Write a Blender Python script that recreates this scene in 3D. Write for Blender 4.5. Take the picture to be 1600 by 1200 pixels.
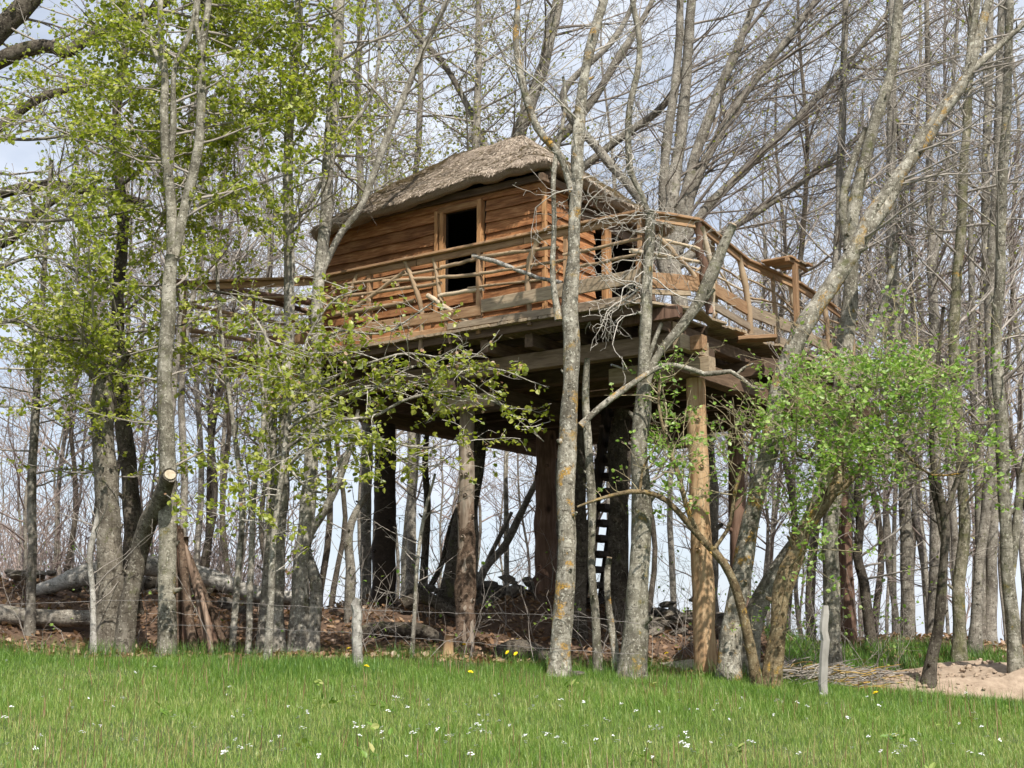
import bpy, math, random
import numpy as np
from mathutils import Vector, Matrix, noise as mnoise
random.seed(7); RNG = np.random.default_rng(7)
SC = bpy.context.scene
for o in list(bpy.data.objects): bpy.data.objects.remove(o)
COL = SC.collection

# ------------------------------------------------------------------ camera
F, HOR, EYE = 2100.0, 1000.0, 1.6            # focal length and horizon in photo pixels, eye height in metres
PITCH = math.atan((HOR - 600) / F)
cam = bpy.data.cameras.new('camera'); camo = bpy.data.objects.new('camera', cam); COL.objects.link(camo)
cam.sensor_width = 36; cam.lens = 36 * F / 1600; cam.clip_start = .1; cam.clip_end = 6000
camo.location = (0, 0, EYE); camo.rotation_euler = (math.pi / 2 + PITCH, 0, 0)
SC.camera = camo
# ------------------------------------------------------------------ sky and sun
SUN_AZ, SUN_EL = math.radians(20), math.radians(50)     # azimuth: to the right of straight behind the camera
sunv = Vector((math.sin(SUN_AZ) * math.cos(SUN_EL), -math.cos(SUN_AZ) * math.cos(SUN_EL), math.sin(SUN_EL)))
w = bpy.data.worlds.new('World'); SC.world = w; w.use_nodes = True
nt = w.node_tree; nt.nodes.clear()
sky = nt.nodes.new('ShaderNodeTexSky'); sky.sky_type = 'NISHITA'; sky.sun_disc = False
sky.sun_elevation = SUN_EL; sky.sun_rotation = math.atan2(sunv.x, sunv.y)
sky.air_density = 1.0; sky.dust_density = 2.2; sky.ozone_density = 1.0; sky.altitude = 900
tc = nt.nodes.new('ShaderNodeTexCoord'); mp = nt.nodes.new('ShaderNodeMapping'); mp.inputs['Scale'].default_value = (2.2, 2.2, 5.0)
cn = nt.nodes.new('ShaderNodeTexNoise'); cn.inputs['Scale'].default_value = 1.6; cn.inputs['Detail'].default_value = 7; cn.inputs['Roughness'].default_value = .55
cr = nt.nodes.new('ShaderNodeValToRGB'); cr.color_ramp.elements[0].position = .36; cr.color_ramp.elements[1].position = .62
cr.color_ramp.elements[0].color = (.42,) * 3 + (1,); cr.color_ramp.elements[1].color = (.97,) * 3 + (1,)
mx = nt.nodes.new('ShaderNodeMix'); mx.data_type = 'RGBA'; mx.inputs['B'].default_value = (6.9, 7.4, 8.3, 1)
bg = nt.nodes.new('ShaderNodeBackground'); bg.inputs['Strength'].default_value = .10
wo = nt.nodes.new('ShaderNodeOutputWorld')
L = nt.links.new
L(tc.outputs['Generated'], mp.inputs['Vector']); L(mp.outputs['Vector'], cn.inputs['Vector']); L(cn.outputs['Fac'], cr.inputs['Fac'])
L(cr.outputs['Color'], mx.inputs['Factor']); L(sky.outputs['Color'], mx.inputs['A']); L(mx.outputs['Result'], bg.inputs['Color']); L(bg.outputs[0], wo.inputs['Surface'])
sl = bpy.data.lights.new('sun', 'SUN'); sl.energy = 5.0; sl.angle = math.radians(.6); sl.color = (1, .955, .88)
slo = bpy.data.objects.new('sun', sl); COL.objects.link(slo); slo.location = (6, -10, 20)
slo.rotation_euler = (-sunv).to_track_quat('-Z', 'Y').to_euler()
SC.view_settings.view_transform = 'Standard'; SC.view_settings.look = 'None'; SC.view_settings.exposure = 0.42; SC.view_settings.gamma = 1
SC.render.engine = 'CYCLES'
SC.cycles.max_bounces = 3; SC.cycles.diffuse_bounces = 2; SC.cycles.transparent_max_bounces = 2; SC.cycles.use_light_tree = False; SC.cycles.caustics_reflective = False; SC.cycles.caustics_refractive = False; SC.cycles.use_adaptive_sampling = True; SC.cycles.adaptive_threshold = .025

# ------------------------------------------------------------------ helpers
_c, _s = math.cos(PITCH), math.sin(PITCH)
def ray(px, py):
    a, b = px - 800, 600 - py
    return Vector((a, F * _c - b * _s, F * _s + b * _c))
def at(px, py, Y):
    d = ray(px, py); return Vector((0, 0, EYE)) + d * (Y / d.y)
def sstep(a, b, x):
    t = min(1, max(0, (x - a) / (b - a))); return t * t * (3 - 2 * t)
def ground_z(x, y):
    xc = max(-14, min(14, x))
    edge = 1.10 - .056 * xc + .19 * sstep(-5.5, -.5, x) - .06 * sstep(3, 6, x)
    yy = min(y, 15.5)
    z = edge * yy / 15.5
    if y > 15.5:
        z += .03 * (min(y, 20) - 15.5)
        b = sstep(17.2, 20.5, y) * (.66 + .12 * math.sin(x * .9 + 1) + .1 * math.sin(x * 2.3))
        if x > 3: b *= 1 - .25 * sstep(3, 5, x)
        z += b
        z += .10 * mnoise.noise(Vector((x * .8, y * .8, 3))) * sstep(16, 18, y)
        drop = max(0, y - 25)
        k = .05 if x < -2 else .05 + .05 * sstep(-2, 3, x)
        z -= min(drop, 200) * k * sstep(0, 8, drop)
    return z + .035 * mnoise.noise(Vector((x * .6, y * .6, 0))) * sstep(4, 9, y)
def ground_hit(px, py):
    d = ray(px, py); d.normalize(); t = 4
    while t < 60:
        p = Vector((0, 0, EYE)) + d * t
        if p.z < ground_z(p.x, p.y): return p
        t += .04
    return None
def mesh_np(name, V, faces, smooth=True):
    """faces: list of int arrays (K,3) or (K,4)"""
    me = bpy.data.meshes.new(name)
    V = np.asarray(V, np.float32).reshape(-1, 3)
    me.vertices.add(len(V)); me.vertices.foreach_set('co', V.ravel())
    faces = [np.asarray(f, np.int32) for f in faces if len(f)]
    nl = sum(f.size for f in faces); npg = sum(len(f) for f in faces)
    me.loops.add(nl); me.polygons.add(npg)
    me.loops.foreach_set('vertex_index', np.concatenate([f.ravel() for f in faces]))
    tot = np.concatenate([np.full(len(f), f.shape[1], np.int32) for f in faces])
    st = np.concatenate([[0], np.cumsum(tot)[:-1]]).astype(np.int32)
    me.polygons.foreach_set('loop_start', st)
    try: me.polygons.foreach_set('loop_total', tot)
    except Exception: pass
    me.polygons.foreach_set('use_smooth', np.full(npg, smooth, dtype=bool))
    me.update(calc_edges=True); me.validate()
    return me
def link(name, data, m=None, parent=None):
    o = bpy.data.objects.new(name, data); COL.objects.link(o)
    if m is not None and data is not None: data.materials.append(m)
    if parent is not None: o.parent = parent
    return o
def tag(o, label=None, cat=None, group=None, kind=None):
    if label: o['label'] = label
    if cat: o['category'] = cat
    if group: o['group'] = group
    if kind: o['kind'] = kind
    return o
def empty(name, loc, label=None, cat=None, group=None, rotz=0):
    o = bpy.data.objects.new(name, None); COL.objects.link(o); o.location = loc; o.rotation_euler = (0, 0, rotz)
    o.empty_display_size = .2
    return tag(o, label, cat, group)
def tubes(polys, sides, off=Vector((0, 0, 0)), cap=False):
    """polys: list of (points, radii) -> vertex array, quad array(s)"""
    groups = {}
    for pts, rad in polys: groups.setdefault(len(pts), []).append((pts, rad))
    VV, QQ, base = [], [], 0; CAPS = []
    ang = np.arange(sides) * 2 * math.pi / sides
    ca, sa = np.cos(ang), np.sin(ang)
    for N, g in groups.items():
        P = np.array([[tuple(q) for q in p] for p, _ in g], float) - np.array(off)
        R = np.array([r for _, r in g], float)
        M = len(g)
        T = np.empty_like(P); T[:, 1:-1] = P[:, 2:] - P[:, :-2]; T[:, 0] = P[:, 1] - P[:, 0]; T[:, -1] = P[:, -1] - P[:, -2]
        T /= np.linalg.norm(T, axis=2, keepdims=True) + 1e-9
        mean = P[:, -1] - P[:, 0]; mean /= np.linalg.norm(mean, axis=1, keepdims=True) + 1e-9
        ref = np.where(np.abs(mean[:, 2:3]) > .75, np.array([[1., .13, 0]]), np.array([[0, .1, 1.]]))[:, None, :]
        A = np.cross(T, np.broadcast_to(ref, T.shape)); A /= np.linalg.norm(A, axis=2, keepdims=True) + 1e-9
        B = np.cross(T, A)
        V = P[:, :, None, :] + R[:, :, None, None] * (A[:, :, None, :] * ca[None, None, :, None] + B[:, :, None, :] * sa[None, None, :, None])
        VV.append(V.reshape(-1, 3))
        idx = base + np.arange(M * N * sides).reshape(M, N, sides)
        a = idx[:, :-1, :]; b = np.roll(a, -1, axis=2); d = idx[:, 1:, :]; c2 = np.roll(d, -1, axis=2)
        QQ.append(np.stack([a, d, c2, b], -1).reshape(-1, 4))
        if cap:
            CAPS.append(idx[:, -1, :].reshape(-1, sides)); CAPS.append(idx[:, 0, ::-1].reshape(-1, sides))
        base += M * N * sides
    return np.concatenate(VV), [np.concatenate(QQ)] + CAPS
def catmull(pts, n):
    """pts: list of tuples (any dimension) -> n smooth samples"""
    P = np.array(pts, float); K = len(P)
    if K == 2: 
        t = np.linspace(0, 1, n)[:, None]; return P[0] * (1 - t) + P[1] * t
    Pe = np.vstack([2 * P[0] - P[1], P, 2 * P[-1] - P[-2]])
    seg = np.linalg.norm(np.diff(P[:, :3], axis=0), axis=1); cum = np.concatenate([[0], np.cumsum(seg)]); cum /= cum[-1]
    out = []
    for t in np.linspace(0, 1, n):
        i = min(K - 2, max(0, int(np.searchsorted(cum, t, side='right') - 1)))
        u = (t - cum[i]) / max(1e-9, cum[i + 1] - cum[i])
        p0, p1, p2, p3 = Pe[i], Pe[i + 1], Pe[i + 2], Pe[i + 3]
        out.append(.5 * (2 * p1 + (p2 - p0) * u + (2 * p0 - 5 * p1 + 4 * p2 - p3) * u * u + (3 * p1 - p0 - 3 * p2 + p3) * u ** 3))
    return np.array(out)

# ------------------------------------------------------------------ materials
MATS = {}
class NB:
    def __init__(s, name):
        s.m = bpy.data.materials.new(name); s.m.use_nodes = True; s.t = s.m.node_tree
        s.b = s.t.nodes['Principled BSDF']; s.out = s.t.nodes['Material Output']; MATS[name] = s.m
    def n(s, typ, **kw):
        nd = s.t.nodes.new(typ)
        for k, v in kw.items():
            if hasattr(nd, k): setattr(nd, k, v)
            else: nd.inputs[k].default_value = v
        return nd
    def l(s, a, b): s.t.links.new(a, b)
    def coord(s, scale=(1, 1, 1), rnd=False):
        c = s.n('ShaderNodeTexCoord'); m = s.n('ShaderNodeMapping'); m.inputs['Scale'].default_value = scale
        s.l(c.outputs['Object'], m.inputs['Vector'])
        if rnd:
            oi = s.n('ShaderNodeObjectInfo'); mu = s.n('ShaderNodeMath', operation='MULTIPLY'); mu.inputs[1].default_value = 37.0
            s.l(oi.outputs['Random'], mu.inputs[0]); cb = s.n('ShaderNodeCombineXYZ')
            for k in 'XYZ': s.l(mu.outputs[0], cb.inputs[k])
            s.l(cb.outputs[0], m.inputs['Location'])
        return m.outputs['Vector']
    def noise(s, vec, scale, detail=4, rough=.6, dist=0):
        nd = s.n('ShaderNodeTexNoise'); nd.inputs['Scale'].default_value = scale; nd.inputs['Detail'].default_value = detail
        nd.inputs['Roughness'].default_value = rough; nd.inputs['Distortion'].default_value = dist
        s.l(vec, nd.inputs['Vector']); return nd.outputs['Fac']
    def ramp(s, fac, stops):
        r = s.n('ShaderNodeValToRGB'); e = r.color_ramp.elements
        while len(e) < len(stops): e.new(.5)
        for k, (p, c) in enumerate(stops): e[k].position = p; e[k].color = tuple(c) + (1,) if len(c) == 3 else c
        s.l(fac, r.inputs['Fac']); return r.outputs['Color']
    def mix(s, fac, a, b, mode='MIX'):
        m = s.n('ShaderNodeMix'); m.data_type = 'RGBA'; m.blend_type = mode
        for sock, v in (('Factor', fac), ('A', a), ('B', b)):
            if isinstance(v, (tuple, list)): m.inputs[sock].default_value = tuple(v) + (1,) if len(v) == 3 else v
            elif isinstance(v, (int, float)): m.inputs[sock].default_value = v
            else: s.l(v, m.inputs[sock])
        return m.outputs['Result']
    def bump(s, h, strength=.5, dist=.01):
        b = s.n('ShaderNodeBump'); b.inputs['Strength'].default_value = strength; b.inputs['Distance'].default_value = dist
        s.l(h, b.inputs['Height']); s.l(b.outputs['Normal'], s.b.inputs['Normal'])
    def col(s, c): s.l(c, s.b.inputs['Base Color'])
    def rough(s, v): s.b.inputs['Roughness'].default_value = v; s.b.inputs['Specular IOR Level'].default_value = .25
    def rand_tint(s, c, lo, hi):
        oi = s.n('ShaderNodeObjectInfo'); r = s.ramp(oi.outputs['Random'], [(0, lo), (1, hi)]); return s.mix(1.0, c, r, 'MULTIPLY')

def bark(name, dark, mid, light, lichen=.0, moss=.0, vert=1.0, bstr=.9):
    k = NB(name); k.rough(.95); k.b.inputs['Specular IOR Level'].default_value = .1
    v = k.coord((1, 1, 1), True); vs = k.coord((7, 7, 1.6 / vert), True); vh = k.coord((2.2, 2.2, 20), True)
    a = k.noise(v, 6.5, 8, .76); b = k.noise(vs, 4, 6, .75); h = k.noise(vh, 2.6, 4, .65); big = k.noise(v, 1.6, 4, .6)
    c = k.ramp(b, [(.3, dark), (.5, mid), (.68, light)])
    c = k.mix(.6, c, k.ramp(a, [(.36, dark), (.5, mid), (.62, light)]))
    c = k.mix(.6, c, k.ramp(big, [(.34, (.30, .26, .22)), (.48, (.8, .78, .74)), (.64, (1.45, 1.42, 1.38))]), 'MULTIPLY')
    c = k.mix(k.ramp(h, [(.58, (0, 0, 0)), (.66, (.7,) * 3)]), c, dark)
    sp = k.noise(v, 30, 4, .65); c = k.mix(k.ramp(sp, [(.57, (0, 0, 0)), (.63, (.5,) * 3)]), c, (min(.75, light[0] * 1.4), min(.75, light[1] * 1.43), min(.72, light[2] * 1.38)))
    sp2 = k.noise(v, 24, 4, .65, .4); c = k.mix(k.ramp(sp2, [(.36, (.8,) * 3), (.42, (0, 0, 0))]), c, (dark[0] * .55, dark[1] * .55, dark[2] * .5))
    vo = k.n('ShaderNodeTexVoronoi'); vo.inputs['Scale'].default_value = 3.4; k.l(k.coord((1, 1, .8), True), vo.inputs['Vector'])
    c = k.mix(k.ramp(vo.outputs['Distance'], [(.05, (.8,) * 3), (.13, (0, 0, 0))]), c, (dark[0] * .4, dark[1] * .38, dark[2] * .35))
    if moss:
        ms = k.noise(v, 5, 5, .7); c = k.mix(k.ramp(ms, [(.64 - moss * .2, (0, 0, 0)), (.74 - moss * .2, (.6,) * 3)]), c, (.10, .105, .04))
    if lichen:
        g = k.noise(v, 5.0, 5, .62); g2 = k.noise(v, 1.1, 3, .5); fine = k.noise(v, 55, 3, .6)
        f = k.mix(1.0, k.ramp(g, [(.70 - lichen * .2, (0, 0, 0)), (.77 - lichen * .2, (1,) * 3)]), k.ramp(fine, [(.40, (.1,) * 3), (.52, (1,) * 3)]), 'MULTIPLY')
        f = k.mix(1.0, f, k.ramp(g2, [(.4, (.0,) * 3), (.55, (.9,) * 3)]), 'MULTIPLY')
        c = k.mix(f, c, k.ramp(fine, [(.4, (.25, .125, .025)), (.6, (.46, .27, .06))]))
    k.col(c); k.bump(k.mix(.5, b, k.mix(.5, a, sp)), bstr, .03); return k.m
B_PALE = bark('bark_pale', (.075, .065, .052), (.24, .22, .185), (.50, .47, .41), .0, .3)
B_LICH = bark('bark_lichened', (.07, .06, .045), (.22, .20, .16), (.52, .49, .42), .8, .35)
B_FEW = bark('bark_few_lichen', (.075, .065, .05), (.20, .185, .145), (.44, .41, .35), .3, .4)
B_GREY = bark('bark_grey', (.08, .068, .055), (.205, .185, .155), (.36, .335, .29), .0, .3)
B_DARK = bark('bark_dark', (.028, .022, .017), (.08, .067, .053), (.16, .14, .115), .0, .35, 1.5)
B_ROUGH = bark('bark_rough', (.055, .045, .035), (.16, .14, .112), (.31, .285, .24), .0, .25, 2.2, 1.0)
B_MOSS = bark('bark_mossy', (.05, .045, .03), (.16, .145, .10), (.34, .31, .25), .35, .8)
B_YEL = bark('bark_yellow_lichen', (.07, .05, .03), (.17, .125, .07), (.30, .25, .16), .75, .5)
B_BROWN = bark('bark_brown_pole', (.05, .034, .024), (.14, .095, .068), (.25, .19, .145), 0, 0, 2.2, .9)
B_DEAD = bark('bark_silver_dead', (.13, .12, .105), (.32, .30, .27), (.50, .48, .44), 0, .1)
def twigmat(name, a, b):
    k = NB(name); k.rough(.9); v = k.coord((1, 1, 1), True); c = k.ramp(k.noise(v, 1.7, 4, .7), [(.3, a), (.7, b)]); k.col(c); return k.m
TW_GREY = twigmat('twig_grey', (.17, .142, .118), (.40, .36, .315))
TW_MID = twigmat('twig_brown_grey', (.10, .08, .064), (.29, .25, .21))
TW_DARK = twigmat('twig_dark', (.07, .056, .045), (.19, .16, .135))
TW_PALE = twigmat('twig_pale', (.30, .265, .22), (.55, .51, .45))
TW_PURP = twigmat('twig_purplish', (.18, .135, .115), (.38, .31, .275))
TW_YEL = twigmat('twig_yellow_lichen', (.16, .13, .08), (.50, .32, .07))
TW_LICH = twigmat('twig_part_lichened', (.20, .175, .13), (.44, .36, .20))
def leafmat(name, c0, c1, c2, trans=.5):
    k = NB(name); t = k.t
    at_ = k.n('ShaderNodeAttribute'); at_.attribute_name = 'rnd'
    c = k.ramp(at_.outputs['Fac'], [(0, c0), (.55, c1), (1, c2)])
    d = k.n('ShaderNodeBsdfDiffuse'); tr = k.n('ShaderNodeBsdfTranslucent'); gl = k.n('ShaderNodeBsdfGlossy'); gl.inputs['Roughness'].default_value = .45
    k.l(c, d.inputs['Color']); k.l(k.mix(1.0, c, (1.0, 1.05, .55), 'MULTIPLY'), tr.inputs['Color'])
    m = k.n('ShaderNodeMixShader'); m.inputs[0].default_value = trans; k.l(d.outputs[0], m.inputs[1]); k.l(tr.outputs[0], m.inputs[2])
    m2 = k.n('ShaderNodeMixShader'); m2.inputs[0].default_value = .04; k.l(m.outputs[0], m2.inputs[1]); k.l(gl.outputs[0], m2.inputs[2])
    k.l(m2.outputs[0], k.out.inputs['Surface']); return k.m
LF = leafmat('leaf_spring', (.19, .25, .025), (.37, .42, .05), (.56, .56, .13), .55)
LF_YOUNG = leafmat('leaf_young_olive', (.22, .25, .06), (.35, .37, .10), (.45, .37, .17))
LF_SHRUB = leafmat('leaf_shrub', (.14, .27, .04), (.28, .44, .08), (.45, .58, .18))
LF_DRY = leafmat('leaf_dry', (.16, .085, .045), (.30, .18, .10), (.42, .30, .2), .2)
GRASS = leafmat('grass_blade', (.07, .16, .02), (.195, .325, .045), (.46, .44, .17), .36)
GRASS_T = leafmat('grass_tuft', (.05, .13, .02), (.11, .22, .035), (.20, .31, .06), .3)
STALK = leafmat('stalk_reddish', (.14, .07, .04), (.26, .14, .08), (.36, .26, .14), .2)
def wood(name, dark, mid, light, lo=(.75, .75, .75), hi=(1.1, 1.08, 1.02), grain=1.0, knots=True):
    k = NB(name); k.rough(.75)
    v = k.coord((1.1, 9 * grain, 9 * grain), True)
    g = k.noise(v, 3.0, 6, .65, .6)
    v2 = k.coord((.8, 1.0, 1.0), True); big = k.noise(v2, 2.2, 3, .5)
    v3 = k.coord((3, 70, 70), True); fine = k.noise(v3, 2, 2, .5)
    c = k.ramp(g, [(.3, dark), (.5, mid), (.68, light)])
    c = k.mix(.35, c, k.ramp(big, [(.3, dark), (.6, mid), (.75, light)]))
    c = k.mix(k.ramp(fine, [(.5, (0,) * 3), (.75, (.45,) * 3)]), c, dark)
    c = k.rand_tint(c, lo, hi); k.col(c); k.bump(k.mix(.5, g, fine), .35, .006); return k.m
W_WALL = wood('wood_larch_plank', (.10, .038, .015), (.33, .15, .06), (.60, .34, .165), (.72, .68, .66), (1.2, 1.15, 1.1))
W_FRAME = wood('wood_orange_frame', (.20, .095, .04), (.42, .225, .10), (.58, .36, .18))
W_RAIL = wood('wood_rail', (.16, .085, .042), (.36, .215, .115), (.50, .33, .19), (.8, .8, .8), (1.1, 1.1, 1.1))
W_OLD = wood('wood_weathered', (.16, .115, .078), (.36, .28, .195), (.52, .42, .31), (.7, .7, .72), (1.1, 1.08, 1.0))
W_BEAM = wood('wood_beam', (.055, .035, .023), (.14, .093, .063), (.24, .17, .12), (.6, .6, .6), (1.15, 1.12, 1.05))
W_BEAM2 = wood('wood_front_beam', (.08, .055, .036), (.21, .15, .10), (.32, .24, .17))
W_GREY = wood('wood_grey_post', (.22, .20, .17), (.44, .41, .36), (.60, .565, .51))
W_SILVER = twigmat('wood_silver', (.20, .185, .16), (.40, .375, .335))
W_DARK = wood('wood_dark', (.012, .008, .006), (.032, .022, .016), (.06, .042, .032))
W_STICK = twigmat('wood_stick', (.20, .13, .075), (.42, .31, .20))
W_PALESTICK = twigmat('wood_pale_stick', (.38, .29, .19), (.58, .48, .36))
def logmat(name, dark, mid, light):
    k = NB(name); k.rough(.8); v = k.coord((9, 9, 1.0), True); g = k.noise(v, 2.4, 6, .65, .4)
    v2 = k.coord((1, 1, 1), True); b = k.noise(v2, 3, 4, .6); kn = k.n('ShaderNodeTexVoronoi'); kn.inputs['Scale'].default_value = 2.6
    k.l(k.coord((1, 1, .75), True), kn.inputs['Vector'])
    c = k.ramp(g, [(.3, dark), (.48, mid), (.66, light)]); c = k.mix(.35, c, k.ramp(b, [(.35, dark), (.65, light)]))
    c = k.mix(k.ramp(kn.outputs['Distance'], [(.05, (.85,) * 3), (.14, (0,) * 3)]), c, (dark[0] * .5, dark[1] * .45, dark[2] * .4))
    k.col(c); k.bump(g, .4, .01); return k.m
L_PEEL = logmat('log_peeled', (.17, .085, .038), (.40, .245, .125), (.58, .42, .25))
L_BARK = logmat('log_half_barked', (.12, .08, .055), (.26, .20, .15), (.42, .36, .29))
L_BROWN = logmat('log_brown', (.08, .05, .035), (.20, .135, .095), (.33, .24, .175))
L_RED = logmat('log_reddish', (.06, .032, .021), (.14, .08, .052), (.25, .155, .11))
def thatch():
    k = NB('thatch'); k.rough(.95); v = k.coord((1, 1, 1)); vs = k.coord((24, 24, 24)); a = k.noise(v, 3, 5, .65); b = k.noise(vs, 3, 4, .7)
    c = k.ramp(b, [(.28, (.12, .088, .062)), (.5, (.31, .24, .18)), (.72, (.50, .41, .32))]); c = k.mix(.4, c, k.ramp(a, [(.3, (.17, .13, .095)), (.7, (.44, .355, .28))]))
    k.col(c); k.bump(b, 1.0, .03); return k.m
M_THATCH = thatch()
M_STRAW = leafmat('straw', (.21, .165, .12), (.40, .325, .25), (.58, .48, .385), .1)
def stone(name, a, b):
    k = NB(name); k.rough(.95); v = k.coord((1, 1, 1), True); g = k.noise(v, 7, 6, .7); c = k.ramp(g, [(.3, a), (.7, b)])
    ms = k.noise(v, 3, 4, .6); c = k.mix(k.ramp(ms, [(.55, (0,) * 3), (.68, (.7,) * 3)]), c, (.08, .10, .03)); c = k.rand_tint(c, (.6, .6, .6), (1.15, 1.1, 1.05)); k.col(c); k.bump(g, .8, .02); return k.m
M_STONE = stone('stone', (.10, .085, .07), (.28, .25, .21)); M_SLAB = stone('stone_slab', (.30, .26, .20), (.52, .47, .38))
def groundmat():
    k = NB('ground'); k.rough(1.0); c = k.n('ShaderNodeTexCoord'); v = c.outputs['Object']
    a = k.noise(v, 1.3, 6, .7); b = k.noise(v, 14, 6, .75)
    grass = k.mix(.5, k.ramp(a, [(.3, (.05, .085, .022)), (.7, (.09, .13, .04))]), k.ramp(b, [(.3, (.04, .06, .02)), (.7, (.11, .14, .05))]))
    litter = k.mix(.6, k.ramp(a, [(.3, (.07, .042, .027)), (.7, (.17, .11, .075))]), k.ramp(b, [(.3, (.05, .03, .02)), (.55, (.16, .10, .065)), (.75, (.30, .20, .13))]))
    far = k.ramp(a, [(.3, (.09, .11, .06)), (.7, (.15, .16, .09))])
    sp = k.n('ShaderNodeSeparateXYZ'); k.l(v, sp.inputs[0])
    ad = k.n('ShaderNodeMath', operation='MULTIPLY_ADD'); k.l(a, ad.inputs[0]); ad.inputs[1].default_value = 1.4; k.l(sp.outputs['Y'], ad.inputs[2])
    mr = k.n('ShaderNodeMapRange'); mr.inputs['From Min'].default_value = 16.2; mr.inputs['From Max'].default_value = 16.9; k.l(ad.outputs[0], mr.inputs['Value'])
    m2 = k.n('ShaderNodeMapRange'); m2.inputs['From Min'].default_value = 60; m2.inputs['From Max'].default_value = 110; k.l(sp.outputs['Y'], m2.inputs['Value'])
    k.col(k.mix(m2.outputs[0], k.mix(mr.outputs[0], grass, litter), far)); k.bump(b, .8, .05); return k.m
M_GROUND = groundmat()
def simple(name, a, b, scale=5, r=.9, bs=.5):
    k = NB(name); k.rough(r); v = k.coord((1, 1, 1), True); g = k.noise(v, scale, 6, .7); k.col(k.ramp(g, [(.3, a), (.7, b)])); k.bump(g, bs, .02); return k.m
M_SAND = simple('sandy_soil', (.20, .145, .10), (.42, .325, .24), 7, .95, 1.0)
M_CUT = simple('fresh_cut_wood', (.30, .24, .16), (.52, .45, .33), 22, .85, .3)
M_CUTOLD = simple('old_cut_wood', (.33, .24, .16), (.50, .39, .28), 9, .85, .1)
M_WHITE = simple('white_petal', (.78, .77, .80), (.9, .9, .9), 9, .6, 0); M_YELLOW = simple('dandelion_yellow', (.78, .55, .01), (.9, .70, .02), 9, .6, 0)
M_STEM = simple('flower_stem', (.13, .18, .05), (.2, .26, .08), 9, .7, 0)
M_WIRE = simple('rusty_wire', (.12, .1, .09), (.26, .24, .22), 20, .6, 0); M_STEEL = simple('galvanised_bolt', (.4, .4, .42), (.6, .6, .62), 20, .4, 0)
M_BLACK = simple('dark_interior_board', (.018, .012, .009), (.04, .027, .02), 6)  # inner boards coloured near black to stand in for shade inside the hut
M_PANEL = simple('grey_panel', (.13, .12, .11), (.22, .205, .19), 6, .7, .1)

# ------------------------------------------------------------------ ground
def build_ground():
    ys = np.concatenate([np.linspace(-30, 5, 16), np.linspace(5.5, 30, 99), np.linspace(31, 60, 24), np.geomspace(64, 4000, 26)])
    xs0 = np.concatenate([-np.geomspace(4000, 17, 26), np.linspace(-16, 16, 129), np.geomspace(17, 4000, 26)])
    V = [(x, y, ground_z(x, y)) for y in ys for x in xs0]
    nx, ny = len(xs0), len(ys); idx = np.arange(nx * ny).reshape(ny, nx)
    q = np.stack([idx[:-1, :-1], idx[:-1, 1:], idx[1:, 1:], idx[1:, :-1]], -1).reshape(-1, 4)
    tag(link('ground', mesh_np('ground', V, [q]), M_GROUND), kind='structure')
build_ground()

# ------------------------------------------------------------------ growing branches
R = random.random
def G(): return random.gauss(0, 1)
def nrm(x, y, z):
    l = math.sqrt(x * x + y * y + z * z) + 1e-9; return x / l, y / l, z / l
def grow(out, tips, p, d, Ln, r, lv, S):
    n = S['seg'][lv]; st = Ln / n; wob = S['wob'][lv]; tx, ty, tz = S['trop'][lv]
    pts = [p]; rad = [r]; dirs = [d]; x, y, z = p; dx, dy, dz = d
    rmin = S.get('rmin', .0035)
    for i in range(n):
        dx, dy, dz = nrm(dx + G() * wob + tx, dy + G() * wob + ty, dz + G() * wob + tz)
        x += dx * st; y += dy * st; z += dz * st
        pts.append((x, y, z)); dirs.append((dx, dy, dz)); rad.append(max(rmin * .8, r * (1 - (i + 1) / n * .82)))
    out[min(lv, len(out) - 1)].append((pts, rad))
    if lv < S['lv']:
        k = int(S['dens'][lv] * Ln + R())
        for j in range(k):
            t = .12 + .88 * ((j + R()) / k); fi = t * n; i = min(n - 1, int(fi)); u = fi - i
            a, b = pts[i], pts[i + 1]; q = (a[0] + (b[0] - a[0]) * u, a[1] + (b[1] - a[1]) * u, a[2] + (b[2] - a[2]) * u)
            D = dirs[i + 1]; sp = S['ang'][lv] * (.7 + .6 * R())
            rx, ry, rz = G(), G() * S.get('flat', 1), G() * S.get('flatz', 1)
            dt = rx * D[0] + ry * D[1] + rz * D[2]; ex, ey, ez = nrm(rx - dt * D[0], ry - dt * D[1], rz - dt * D[2])
            c, s = math.cos(sp), math.sin(sp)
            nd = nrm(D[0] * c + ex * s, D[1] * c + ey * s, D[2] * c + ez * s)
            rr = max(rmin, (rad[i] * (1 - u) + rad[i + 1] * u) * S['rr'])
            grow(out, tips, q, nd, Ln * S['lr'][lv] * (1.15 - .6 * t) * (.6 + .6 * R()), rr, lv + 1, S)
    if lv >= S['lv'] - S.get('tiplv', 0): tips.append((pts, dirs))
BASE = dict(seg=[8, 5, 4, 3], wob=[.10, .14, .18, .2], trop=[(0, 0, .04), (0, 0, .03), (0, 0, .03), (0, 0, .02)], lv=2, dens=[3.0, 5.0, 6, 5],
            ang=[.75, .75, .7, .7], lr=[.42, .42, .45, .4], rr=.55, rmin=.0035)
def spec(**k): d = dict(BASE); d.update(k); return d
LEAFSHAPE = np.array([(0, 0, 0), (-.42, .3, .10), (-.36, .68, .08), (0, 1.0, -.05), (.36, .68, .08), (.42, .3, .10)])
NARROW = np.array([(0, 0, 0), (-.20, .3, .06), (-.17, .65, .05), (0, 1.0, -.05), (.17, .65, .05), (.20, .3, .06)])
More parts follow.
